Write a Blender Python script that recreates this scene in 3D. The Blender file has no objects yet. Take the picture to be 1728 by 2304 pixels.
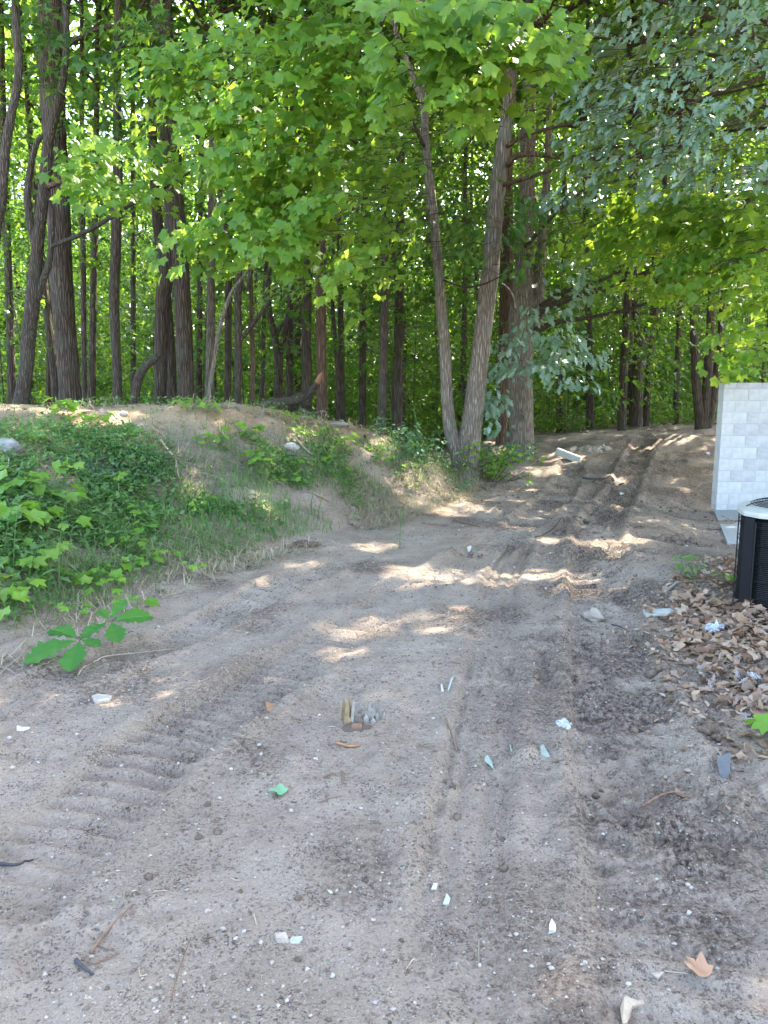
import bpy, math, random
import numpy as np
from mathutils import Vector

# ------------------------------------------------------------------ camera, sky, sun, exposure
sc = bpy.context.scene
rng = np.random.default_rng(11)
random.seed(11)
F_PX, CX, CY = 1731.0, 864.0, 1152.0
PITCH = math.radians(9.0)
CAM = np.array((0.0, 0.0, 1.6))
SUN_EL, SUN_AZ = math.radians(50), math.radians(38)      # azimuth: to the right of straight ahead (+Y)
SDIR = np.array((math.cos(SUN_EL)*math.sin(SUN_AZ), math.cos(SUN_EL)*math.cos(SUN_AZ), math.sin(SUN_EL)))

cd = bpy.data.cameras.new('camera'); cam = bpy.data.objects.new('camera', cd)
sc.collection.objects.link(cam); sc.camera = cam
cam.location = CAM; cam.rotation_euler = (math.pi/2 - PITCH, 0, 0)
cd.sensor_fit = 'VERTICAL'; cd.sensor_height = 36.0; cd.lens = 36.0*F_PX/2304.0
cd.clip_start = 0.05; cd.clip_end = 900

world = bpy.data.worlds.new('World'); sc.world = world; world.use_nodes = True
wn = world.node_tree; wn.nodes.clear()
wo = wn.nodes.new('ShaderNodeOutputWorld'); bg = wn.nodes.new('ShaderNodeBackground')
st = wn.nodes.new('ShaderNodeTexSky'); st.sky_type = 'NISHITA'; st.sun_disc = False
st.air_density = 1.0; st.dust_density = 2.5; st.ozone_density = .6; st.sun_elevation = SUN_EL; st.sun_rotation = SUN_AZ
bg.inputs['Strength'].default_value = 0.15
wn.links.new(st.outputs[0], bg.inputs[0]); wn.links.new(bg.outputs[0], wo.inputs[0])
sl = bpy.data.lights.new('sun', 'SUN'); sun = bpy.data.objects.new('sun', sl)
sc.collection.objects.link(sun)
sl.energy = 2.7; sl.angle = math.radians(0.53); sl.color = (1.0, 0.93, 0.82)
sun.location = (12, 16, 30)
sun.rotation_euler = Vector(-SDIR).to_track_quat('-Z', 'Y').to_euler()
sc.view_settings.view_transform = 'Standard'; sc.view_settings.look = 'None'
sc.view_settings.gamma = 1.0; sc.view_settings.use_curve_mapping = False
sc.view_settings.exposure = 3.55
sc.render.engine = 'CYCLES'
sc.cycles.max_bounces = 8; sc.cycles.diffuse_bounces = 4; sc.cycles.glossy_bounces = 2
sc.cycles.transmission_bounces = 4

COL = sc.collection

# ------------------------------------------------------------------ helpers
def px_dir(px, py):
    u = (px-CX)/F_PX; v = (CY-py)/F_PX
    return np.array((u, math.cos(PITCH)+v*math.sin(PITCH), -math.sin(PITCH)+v*math.cos(PITCH)))
def pt(px, py, Y):
    d = px_dir(px, py); return CAM + d*(Y/d[1])
def project(P):
    P = np.asarray(P, float); d = P-CAM
    cz = d[..., 1]*math.cos(PITCH) - d[..., 2]*math.sin(PITCH)
    cy = d[..., 1]*math.sin(PITCH) + d[..., 2]*math.cos(PITCH)
    cz = np.where(cz < .05, .05, cz)
    return CX+F_PX*d[..., 0]/cz, CY-F_PX*cy/cz, cz

def _hash(ix, iy, seed):
    h = (ix.astype(np.int64)*374761393 + iy.astype(np.int64)*668265263 + seed*1442695041) & 0xffffffff
    h = ((h ^ (h >> 13))*1274126177) & 0xffffffff
    h = ((h ^ (h >> 16))*2246822519) & 0xffffffff
    return ((h ^ (h >> 15)) & 0xffffff)/float(0xffffff)*2-1
def vn(x, y, seed=0):
    x = np.asarray(x, float); y = np.asarray(y, float)
    ix = np.floor(x); iy = np.floor(y); fx = x-ix; fy = y-iy
    fx = fx*fx*fx*(fx*(fx*6-15)+10); fy = fy*fy*fy*(fy*(fy*6-15)+10)
    a = _hash(ix, iy, seed); b = _hash(ix+1, iy, seed); c = _hash(ix, iy+1, seed); d = _hash(ix+1, iy+1, seed)
    return (a+(b-a)*fx)*(1-fy) + (c+(d-c)*fx)*fy
def fbm(x, y, seed=0, octv=4, gain=.5):
    s = 0; a = 1; f = 1
    for k in range(octv):
        s = s + a*vn(np.asarray(x)*f+k*17.3, np.asarray(y)*f-k*9.1, seed+k); a *= gain; f *= 2.03
    return s
def sstep(a, b, x):
    t = np.clip((x-a)/(b-a), 0, 1); return t*t*(3-2*t)

def polydist(x, y, pl, val=None):
    """distance to a polyline, side (+ on its left) and the value carried along it"""
    best = np.full(x.shape, 1e9); side = np.zeros(x.shape); out = np.zeros(x.shape)
    acc = 0.0; along = np.zeros(x.shape)
    for i in range(len(pl)-1):
        ax, ay = pl[i][:2]; bx, by = pl[i+1][:2]
        dx, dy = bx-ax, by-ay; L2 = dx*dx+dy*dy; L = math.sqrt(L2)
        t = np.clip(((x-ax)*dx+(y-ay)*dy)/L2, 0, 1)
        d = np.hypot(x-ax-t*dx, y-ay-t*dy); m = d < best-1e-9
        cr = dx*(y-ay)-dy*(x-ax)
        best = np.where(m, d, best); side = np.where(m, np.sign(cr), side)
        if val is not None: out = np.where(m, val[i]+(val[i+1]-val[i])*t, out)
        along = np.where(m, acc+t*L, along); acc += L
    return best, side, out, along

FOOT = [(-14, -3), (-6, 1.2), (-2.45, 4.4), (-2.0, 6.0), (-.9, 8.2), (.3, 10.0), (1.05, 11.6), (1.35, 13.2), (1.7, 15)]
CREST = [(-14, 6), (-8.5, 8.4), (-4.7, 9.6), (-2.04, 11.0), (-1.18, 12.0), (0, 12.6), (.85, 13.3), (1.15, 14.0), (1.3, 15.2)]
CREST_H = [1.42, 1.42, 1.42, 1.40, 1.19, .88, .42, .12, .05]
def flat(px, py):
    d = px_dir(px, py); t = -CAM[2]/d[2]; return (d[0]*t, d[1]*t)
TRACK_R = [flat(*q) for q in ((1640, 2600), (1530, 2100), (1450, 1820), (1400, 1620), (1372, 1460), (1352, 1330), (1342, 1240), (1352, 1170), (1392, 1100), (1450, 1040))]
TRACK_L = [flat(*q) for q in ((-420, 2400), (60, 1930), (360, 1690), (600, 1540), (765, 1430), (930, 1325), (1075, 1245), (1180, 1180), (1250, 1115), (1290, 1060))]
TRACK_O = [flat(*q) for q in ((-900, 2000), (-250, 1700), (150, 1530), (420, 1420), (620, 1330), (800, 1250))]
TRACK_M = [flat(*q) for q in ((980, 2600), (1050, 1900), (1095, 1600), (1115, 1400), (1130, 1290), (1170, 1220))]

def H0(x, y):
    x = np.asarray(x, float); y = np.asarray(y, float)
    df, sf, _, _ = polydist(x, y, FOOT)
    dc, scn, hc, _ = polydist(x, y, CREST, CREST_H)
    inside = sf > 0; behind = scn > 0
    s = df/np.maximum(df+dc, 1e-6)
    prof = np.sin(np.clip(s, 0, 1)*math.pi/2)**1.15
    floor_b = np.where(hc > .5, hc-.5, hc*.3)
    back = hc + (floor_b-hc)*sstep(.15, 2.6, dc)
    mound = np.where(inside, np.where(behind, back, hc*prof), 0)
    # behind the crest but past its right end: forest floor
    rise = .40*sstep(11.8, 19.5, y-.10*(x-3))*sstep(.8, 2.4, x) + .30*sstep(3.2, 8.0, x)*sstep(12.8, 17, y)
    drop = -.20*sstep(20, 24, y)
    dip = -.36*np.exp(-(((x-5.6)/2.3)**2+((y-11.7)/2.0)**2))
    z = np.where(inside, mound, np.maximum(rise, 0)+dip) + drop
    far = np.clip((y-45)/60, 0, 1)
    z = z*(1-far)
    ex = 4.1+(y-9.0)*(1.26/3.4)                       # left edge of the concrete slab
    pl_ = -.18-(np.clip(y, 8, 13)-9.0)*(.15/3.4)-.035
    m = sstep(-1.0, -.05, x-ex)*sstep(7.2, 9.0, y)*(1-sstep(12.6, 13.4, y))
    z = z*(1-m)+np.minimum(z, pl_)*m
    mm = np.where(inside & ~behind, np.sin(np.clip(s, 0, 1)*math.pi), 0)
    z = z+mm*(.16*fbm(x*.9+7, y*.9, 13, 3)+.05*fbm(x*2.6, y*2.6, 17, 3))
    z = z + .10*sstep(1.7, 2.6, x)*sstep(2.6, 4.0, y)*(1-sstep(6.5, 8, y))     # raised litter edge
    return z
def H(x, y):
    x = np.asarray(x, float); y = np.asarray(y, float)
    z = H0(x, y)
    near = 1-sstep(30, 60, y)
    z = z + near*(.034*fbm(x*.8, y*.8, 3, 3) + .009*fbm(x*4.2, y*4.2, 9, 3))
    path = np.clip(1-np.abs(H0(x, y))*1.2, 0, 1)
    lum = np.clip(vn(x*1.1+3, y*1.1, 31)*1.3, 0, 1)
    z = z + near*path*.014*np.abs(fbm(x*7.5, y*7.5, 21, 3))*lum
    rough = sstep(9.5, 12, y)*near
    z = z + rough*.034*fbm(x*2.1, y*2.1, 61, 4)
    dR_ = polydist(x, y, TRACK_R)[0]; pt_ = np.clip(vn(x*1.9, y*1.9, 44)*1.1-.25+.95*np.exp(-(dR_/.55)**2)+.4*sstep(9, 11, y), 0, 1)
    z = z+near*pt_*path*(.032*fbm(x*11, y*11, 46, 3)+.028*np.abs(vn(x*21, y*21, 48)))
    crumb = np.clip(vn(x*9, y*9, 41)+.05, 0, 1)**1.5
    z = z + near*crumb*.034*pt_
    for k, (tr, w, dep, cle, per) in enumerate(((TRACK_R, .27, .055, .024, .13), (TRACK_L, .25, .042, .026, .105), (TRACK_O, .20, .028, .012, .105), (TRACK_M, .17, .022, .0, .1))):
        d, sd, _, al = polydist(x, y, tr)
        keep = np.clip(.8+.6*vn(x*.8+k*5, y*.8, 51+k), .45, 1)*(.45+.55*sstep(2.0, 3.0, y))
        m = 1-sstep(w*.72, w, d)
        lip = np.exp(-((d-w*1.12)/(.055))**2)
        cl = np.clip(np.sin(al*2*math.pi/per + d*4.0+.5*vn(x*5, y*5, 57))*2.2, -1, 1)
        z = z + near*keep*(-dep*m + .75*dep*lip + cle*m*cl*np.clip(.85+.7*vn(x*2, y*2, 58+k), .3, 1.2))
        if k == 3: z = z + near*keep*.010*m*np.sin(d*2*math.pi/.075)
    return z
def hz(x, y): return float(H(np.array([x]), np.array([y]))[0])
_T = np.concatenate([np.arange(.8, 16, .03), np.arange(16, 60, .15)])
def gp(px, py, dz=0.0):
    """the point of the ground seen along a pixel's ray"""
    d = px_dir(px, py); P = CAM + _T[:, None]*d
    below = P[:, 2] < H(P[:, 0], P[:, 1])
    i = int(np.argmax(below)) if below.any() else len(_T)-1
    x, y = P[i, 0], P[i, 1]
    return np.array((x, y, hz(x, y)+dz))

class Acc:
    def __init__(s): s.V = []; s.L = []; s.S = []; s.n = 0
    def add(s, V, Fc):
        V = np.asarray(V, np.float32).reshape(-1, 3); Fc = np.asarray(Fc, np.int64)
        if len(V) == 0: return
        s.V.append(V); s.L.append((Fc+s.n).ravel()); s.S.append(np.full(len(Fc), Fc.shape[1], np.int32)); s.n += len(V)
    def mesh(s, name, mat=None, smooth=False, off=None):
        me = bpy.data.meshes.new(name)
        V = np.concatenate(s.V); L = np.concatenate(s.L).astype(np.int32); S = np.concatenate(s.S)
        if off is not None: V = V-np.asarray(off, np.float32)
        me.vertices.add(len(V)); me.vertices.foreach_set('co', V.astype(np.float32).ravel())
        me.loops.add(len(L)); me.loops.foreach_set('vertex_index', L)
        me.polygons.add(len(S)); st_ = np.zeros(len(S), np.int32); st_[1:] = np.cumsum(S)[:-1]
        me.polygons.foreach_set('loop_start', st_)
        try: me.polygons.foreach_set('loop_total', S)
        except Exception: pass
        me.polygons.foreach_set('use_smooth', np.full(len(S), bool(smooth)))
        me.update(calc_edges=True)
        if mat: me.materials.append(mat)
        return me
def link(name, me, parent=None, loc=None, rot=None, scale=None):
    o = bpy.data.objects.new(name, me); COL.objects.link(o)
    if parent is not None: o.parent = parent
    if loc is not None: o.location = [float(v) for v in loc]
    if rot is not None: o.rotation_euler = rot
    if scale is not None: o.scale = (scale,)*3 if np.isscalar(scale) else scale
    return o
def tag(o, label=None, cat=None, group=None, kind=None):
    if label: o['label'] = label
    if cat: o['category'] = cat
    if group: o['group'] = group
    if kind: o['kind'] = kind
    return o
def thing(name, label, cat, loc, group=None, rotz=0):
    o = link(name, None, loc=loc, rot=(0, 0, rotz)); o.empty_display_size = .1
    return tag(o, label, cat, group)

def box(c, s, bev=0.0, jit=0.0):
    """a box with chamfered edges"""
    c = np.asarray(c, float); h = np.asarray(s, float)/2
    if bev <= 0:
        V = np.array([(x, y, z) for x in (-1, 1) for y in (-1, 1) for z in (-1, 1)])*h
        Fc = [(0, 1, 3, 2), (4, 6, 7, 5), (0, 4, 5, 1), (2, 3, 7, 6), (0, 2, 6, 4), (1, 5, 7, 3)]
        return V+c, Fc
    V = []; idx = {}
    for x in (-1, 1):
        for y in (-1, 1):
            for z in (-1, 1):
                for ax in range(3):
                    p = np.array((x, y, z))*h
                    for k in range(3):
                        if k != ax: p[k] -= (x, y, z)[k]*bev
                    idx[(x, y, z, ax)] = len(V); V.append(p)
    Q = []
    for ax in range(3):
        a, b = [k for k in range(3) if k != ax]
        for sg in (-1, 1):
            cs = []
            for (i, j) in ((-1, -1), (1, -1), (1, 1), (-1, 1)):
                t = [0, 0, 0]; t[ax] = sg; t[a] = i; t[b] = j; cs.append(idx[(*t, ax)])
            Q.append(cs)
    for ax in range(3):                                  # edges along ax
        a, b = [k for k in range(3) if k != ax]
        for i in (-1, 1):
            for j in (-1, 1):
                q = []
                for (sg, f) in ((-1, a), (1, a), (1, b), (-1, b)):
                    t = [0, 0, 0]; t[ax] = sg; t[a] = i; t[b] = j; q.append(idx[(*t, f)])
                Q.append(q)
    T = [[idx[(x, y, z, ax)] for ax in range(3)] for x in (-1, 1) for y in (-1, 1) for z in (-1, 1)]
    V = np.array(V)
    if jit: V = V+rng.normal(0, jit, V.shape)
    return V+c, Q, T
def addbox(a, c, s, bev=0.0, jit=0.0, R=None):
    r = box((0, 0, 0), s, bev, jit); V = r[0]
    if R is not None: V = V @ np.asarray(R).T
    V = V+np.asarray(c, float); n0 = a.n
    a.add(V, r[1])
    if len(r) > 2:
        a.L.append((np.asarray(r[2])+n0).ravel()); a.S.append(np.full(len(r[2]), 3, np.int32))
def rotz(a): c, s = math.cos(a), math.sin(a); return np.array(((c, -s, 0), (s, c, 0), (0, 0, 1)))
def rotx(a): c, s = math.cos(a), math.sin(a); return np.array(((1, 0, 0), (0, c, -s), (0, s, c)))
def roty(a): c, s = math.cos(a), math.sin(a); return np.array(((c, 0, s), (0, 1, 0), (-s, 0, c)))

def smooth_line(P, n_per=4):
    P = np.asarray(P, float)
    if len(P) < 3: n_per = max(2, n_per)
    Q = np.vstack([2*P[0]-P[1], P, 2*P[-1]-P[-2]]); out = []
    for i in range(1, len(Q)-2):
        for t in np.arange(n_per)/n_per:
            a, b, c, d = Q[i-1], Q[i], Q[i+1], Q[i+2]
            out.append(.5*((2*b)+(-a+c)*t+(2*a-5*b+4*c-d)*t*t+(-a+3*b-3*c+d)*t**3))
    out.append(P[-1]); return np.array(out)
def tube(a, P, R, sides=8, lump=0.0, cap=True, seed=0):
    P = np.asarray(P, float); R = np.asarray(R, float); n = len(P)
    T = np.gradient(P, axis=0); T /= np.linalg.norm(T, axis=1)[:, None]+1e-9
    ref = np.array((1.0, 0.02, 0)) if abs(T[:, 2]).mean() > .6 else np.array((0, .02, 1.0))
    X = np.cross(T, ref); X /= np.linalg.norm(X, axis=1)[:, None]+1e-9; Yv = np.cross(T, X)
    th = np.arange(sides)*2*math.pi/sides
    rr = R[:, None]*np.ones((1, sides))
    if lump:
        r_ = np.random.default_rng(seed+7)
        lo = r_.normal(0, 1, (n, sides)); lo = (lo+np.roll(lo, 1, 0)+np.roll(lo, -1, 0)+np.roll(lo, 1, 1))/4
        rr = rr*(1+lump*lo)
    V = P[:, None, :] + rr[..., None]*(np.cos(th)[None, :, None]*X[:, None, :]+np.sin(th)[None, :, None]*Yv[:, None, :])
    i = np.arange(n-1)[:, None]*sides; j = np.arange(sides)[None, :]; k = (j+1) % sides
    Q = np.stack([i+j, i+k, i+sides+k, i+sides+j], -1).reshape(-1, 4)
    n0 = a.n; a.add(V.reshape(-1, 3), Q)
    if cap:
        a.L.append((np.arange(sides)+n0+(n-1)*sides).astype(np.int64)); a.S.append(np.array([sides], np.int32))
        a.L.append((np.arange(sides)[::-1]+n0).astype(np.int64)); a.S.append(np.array([sides], np.int32))

# leaf templates: stalk at the origin, tip at +Y, face up
def tmpl(half, cy=.38, fold=.16, droop=.15):
    pts = [(0, cy)]+[(0, half[0][1])]+[(x, y) for x, y in half[1:-1]]+[(0, half[-1][1])]+[(-x, y) for x, y in half[1:-1][::-1]]
    V = np.array([(x, y, fold*abs(x)-droop*y*y) for x, y in pts])
    m = len(pts)-1
    return V, np.array([(0, 1+k, 1+(k+1) % m) for k in range(m)])
def polar(pts): return [(0 if abs(a_) > 85 else r_*math.cos(math.radians(a_)), .36+r_*math.sin(math.radians(a_))) for a_, r_ in pts]
MAPLE = tmpl(polar([(-90, .32), (-55, .43), (-28, .56), (-8, .43), (14, .53), (33, .71), (46, .53), (57, .40), (71, .52), (76, .50), (90, .71)]))
MAPLE_S = tmpl(polar([(-90, .32), (-36, .54), (-10, .44), (17, .54), (33, .71), (46, .55), (58, .44), (72, .54), (90, .71)]))
LOBE3 = tmpl([(0, 0), (.48, .30), (.24, .46), (0, 1.0)], .3)
OVAL = tmpl([(0, 0), (.20, .22), (.25, .5), (.16, .8), (0, 1.0)], .5, .2, .2)
LANCE = (np.array([(0, 0, 0), (.09, .3, .03), (.07, .7, -.06), (0, 1, -.22), (-.07, .7, -.06), (-.09, .3, .03)]), np.array([(0, 1, 5), (1, 2, 4), (1, 4, 5), (2, 3, 4)]))
DIAM = (np.array([(0, 0, 0), (.40, .45, .10), (0, 1, -.12), (-.40, .45, .10)]), np.array([(0, 1, 2), (0, 2, 3)]))
OAKS = tmpl([(0, 0), (.12, .18), (.08, .28), (.30, .40), (.14, .50), (.34, .68), (.16, .72), (.14, .9), (0, 1.0)], .45, .18, .2)

def norm(v): return v/(np.linalg.norm(v, axis=-1, keepdims=True)+1e-9)
def add_leaves(a, P, Y, N, S, T, curl=.9):
    P = np.asarray(P, float); Y = norm(np.asarray(Y, float)); X = norm(np.cross(Y, N)); Z = np.cross(X, Y)
    TV, TF = T; S = np.asarray(S, float)[:, None, None]
    cz = (1+curl*rng.normal(0, 1, (len(P), 1, 1)))
    wx = rng.uniform(.82, 1.12, (len(P), 1, 1))
    V = P[:, None, :] + S*(wx*TV[None, :, 0:1]*X[:, None, :] + TV[None, :, 1:2]*Y[:, None, :] + cz*TV[None, :, 2:3]*Z[:, None, :])
    Fc = TF[None]+(np.arange(len(P))*len(TV))[:, None, None]
    a.add(V.reshape(-1, 3), Fc.reshape(-1, 3))

# ------------------------------------------------------------------ materials
def mat(name):
    m = bpy.data.materials.new(name); m.use_nodes = True
    nt = m.node_tree; nt.nodes.clear()
    out = nt.nodes.new('ShaderNodeOutputMaterial')
    return m, nt, out
def N(nt, t, **kw):
    n = nt.nodes.new('ShaderNode'+t)
    for k, v in kw.items():
        if k in n.inputs: n.inputs[k].default_value = v
        else: setattr(n, k, v)
    return n
def L(nt, a, b): nt.links.new(a, b)
def ramp(nt, fac, stops, interp='LINEAR'):
    r = nt.nodes.new('ShaderNodeValToRGB'); r.color_ramp.interpolation = interp
    e = r.color_ramp.elements
    while len(e) < len(stops): e.new(.5)
    for k, (p, c) in enumerate(stops): e[k].position = p; e[k].color = (*c, 1) if len(c) == 3 else c
    nt.links.new(fac, r.inputs[0]); return r
def mixc(nt, fac, a, b, typ='MIX'):
    m = nt.nodes.new('ShaderNodeMix'); m.data_type = 'RGBA'; m.blend_type = typ
    for s, v in ((m.inputs[0], fac), (m.inputs[6], a), (m.inputs[7], b)):
        if hasattr(v, 'links') or hasattr(v, 'is_linked'): nt.links.new(v, s)
        elif np.isscalar(v): s.default_value = v
        else: s.default_value = (*v, 1) if len(v) == 3 else v
    return m.outputs[2]
def math_(nt, op, a, b=None):
    m = nt.nodes.new('ShaderNodeMath'); m.operation = op
    for s, v in ((m.inputs[0], a), (m.inputs[1], b)):
        if v is None: continue
        if hasattr(v, 'is_linked'): nt.links.new(v, s)
        else: s.default_value = v
    return m.outputs[0]

def leafmat(name, cols, trans, tfac=.42, rough=.42, spec=.35):
    m, nt, out = mat(name)
    g = N(nt, 'NewGeometry'); oi = N(nt, 'ObjectInfo')
    r = math_(nt, 'FRACT', math_(nt, 'ADD', g.outputs['Random Per Island'], oi.outputs['Random']))
    c = ramp(nt, r, [(i/(len(cols)-1), k) for i, k in enumerate(cols)])
    t = ramp(nt, r, [(i/(len(trans)-1), k) for i, k in enumerate(trans)])
    p = N(nt, 'BsdfPrincipled', Roughness=rough); p.inputs['Specular IOR Level'].default_value = spec
    tr = N(nt, 'BsdfTranslucent'); mx = N(nt, 'MixShader'); mx.inputs[0].default_value = tfac
    L(nt, c.outputs[0], p.inputs['Base Color']); L(nt, t.outputs[0], tr.inputs[0])
    L(nt, p.outputs[0], mx.inputs[1]); L(nt, tr.outputs[0], mx.inputs[2]); L(nt, mx.outputs[0], out.inputs[0])
    return m
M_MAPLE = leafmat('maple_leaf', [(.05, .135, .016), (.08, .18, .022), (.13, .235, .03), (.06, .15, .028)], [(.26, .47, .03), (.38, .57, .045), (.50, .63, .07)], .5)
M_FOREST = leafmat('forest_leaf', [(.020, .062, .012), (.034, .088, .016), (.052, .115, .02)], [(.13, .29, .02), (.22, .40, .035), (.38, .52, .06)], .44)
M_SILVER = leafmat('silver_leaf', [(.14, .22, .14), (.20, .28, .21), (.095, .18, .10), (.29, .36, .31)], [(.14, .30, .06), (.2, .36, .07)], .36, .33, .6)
M_SEED = leafmat('seedling_leaf', [(.08, .19, .018), (.12, .24, .025), (.16, .27, .03)], [(.22, .45, .03), (.34, .52, .05)], .38)
M_WEED = leafmat('weed_leaf', [(.075, .15, .045), (.10, .19, .055), (.15, .235, .075)], [(.12, .3, .04), (.2, .38, .06)], .36, .55, .25)
M_HERB = leafmat('herb_leaf', [(.075, .15, .07), (.10, .185, .085), (.135, .215, .10)], [(.08, .24, .05), (.12, .3, .06)], .34, .6, .25)
M_OAKBIG = leafmat('oak_seedling_leaf', [(.035, .125, .018), (.045, .145, .024), (.06, .165, .024)], [(.1, .32, .025), (.16, .38, .03)], .3, .6, .15)
M_STRAW = leafmat('straw', [(.28, .23, .13), (.36, .30, .18), (.42, .36, .25)], [(.3, .26, .15), (.4, .34, .2)], .25, .7, .2)
M_DEAD = leafmat('dead_leaf', [(.20, .115, .065), (.33, .215, .135), (.40, .285, .19), (.11, .07, .048), (.44, .345, .26), (.28, .165, .095), (.17, .105, .07), (.36, .24, .15)], [(.3, .15, .06), (.4, .22, .1)], .18, .6, .25)
M_DEADGREY = leafmat('weathered_leaf', [(.20, .17, .15), (.29, .245, .21), (.25, .18, .14)], [(.2, .16, .12), (.26, .2, .15)], .12, .6, .3)

def bark(name, c0, c1, c2, sc_=1.0, moss=None):
    m, nt, out = mat(name)
    tc = N(nt, 'TexCoord'); mp = N(nt, 'Mapping'); mp.inputs['Scale'].default_value = (22*sc_, 22*sc_, 2.6*sc_)
    L(nt, tc.outputs['Object'], mp.inputs[0])
    n1 = N(nt, 'TexNoise', Scale=1.0, Detail=5.0, Roughness=.65); L(nt, mp.outputs[0], n1.inputs[0])
    v1 = N(nt, 'TexVoronoi', Scale=1.1); v1.feature = 'DISTANCE_TO_EDGE'; L(nt, mp.outputs[0], v1.inputs[0])
    n2 = N(nt, 'TexNoise', Scale=2.2, Detail=3.0); L(nt, tc.outputs['Object'], n2.inputs[0])
    edge = ramp(nt, v1.outputs[0], [(0, (0, 0, 0)), (.22, (1, 1, 1))])
    f = math_(nt, 'MULTIPLY', n1.outputs[0], edge.outputs[0])
    c = ramp(nt, n1.outputs[0], [(.3, c0), (.5, c1), (.72, c2)])
    cc = mixc(nt, math_(nt, 'MULTIPLY', math_(nt, 'SUBTRACT', 1.0, edge.outputs[0]), .65), c.outputs[0], tuple(v*.35 for v in c0))
    if moss:
        r2 = ramp(nt, n2.outputs[0], [(.52, (0, 0, 0)), (.7, (1, 1, 1))])
        cc = mixc(nt, math_(nt, 'MULTIPLY', r2.outputs[0], .6), cc, moss)
    p = N(nt, 'BsdfPrincipled', Roughness=.9); p.inputs['Specular IOR Level'].default_value = .2
    b = N(nt, 'Bump', Strength=1.0, Distance=.05); L(nt, f, b.inputs['Height'])
    L(nt, cc, p.inputs['Base Color']); L(nt, b.outputs[0], p.inputs['Normal']); L(nt, p.outputs[0], out.inputs[0])
    return m
M_BARK = bark('bark_brown', (.065, .047, .034), (.112, .082, .059), (.17, .128, .096), 1.0, (.115, .115, .085))
M_BARKT = bark('bark_thin', (.08, .06, .045), (.13, .10, .075), (.18, .145, .11), 1.6, (.10, .105, .07))
M_BARKG = bark('bark_grey', (.17, .132, .10), (.28, .225, .17), (.40, .335, .265), 1.3, (.20, .20, .16))
M_BARKR = bark('bark_red', (.10, .062, .042), (.17, .105, .07), (.25, .16, .105), 1.0)
M_TWIG = bark('twig_bark', (.07, .052, .04), (.12, .09, .065), (.17, .13, .1), 3.0)

def simple(name, c, rough=.7, spec=.3, var=.25, scale=20.0, bump=.3, bd=.004, c2=None, detail=4.0, orand=.3):
    m, nt, out = mat(name)
    tc = N(nt, 'TexCoord'); n = N(nt, 'TexNoise', Scale=scale, Detail=detail, Roughness=.6)
    L(nt, tc.outputs['Object'], n.inputs[0]); oi = N(nt, 'ObjectInfo')
    a = tuple(min(1, v*(1-var)) for v in c); b = tuple(min(1, v*(1+var)) for v in (c2 or c))
    r = ramp(nt, n.outputs[0], [(.3, a), (.7, b)])
    br = N(nt, 'HueSaturation'); L(nt, r.outputs[0], br.inputs['Color'])
    L(nt, math_(nt, 'ADD', math_(nt, 'MULTIPLY', oi.outputs['Random'], orand), 1-orand/2), br.inputs['Value'])
    p = N(nt, 'BsdfPrincipled', Roughness=rough); p.inputs['Specular IOR Level'].default_value = spec
    L(nt, br.outputs[0], p.inputs['Base Color'])
    if bump:
        bn = N(nt, 'Bump', Strength=bump, Distance=bd); L(nt, n.outputs[0], bn.inputs['Height']); L(nt, bn.outputs[0], p.inputs['Normal'])
    L(nt, p.outputs[0], out.inputs[0]); return m

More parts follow.
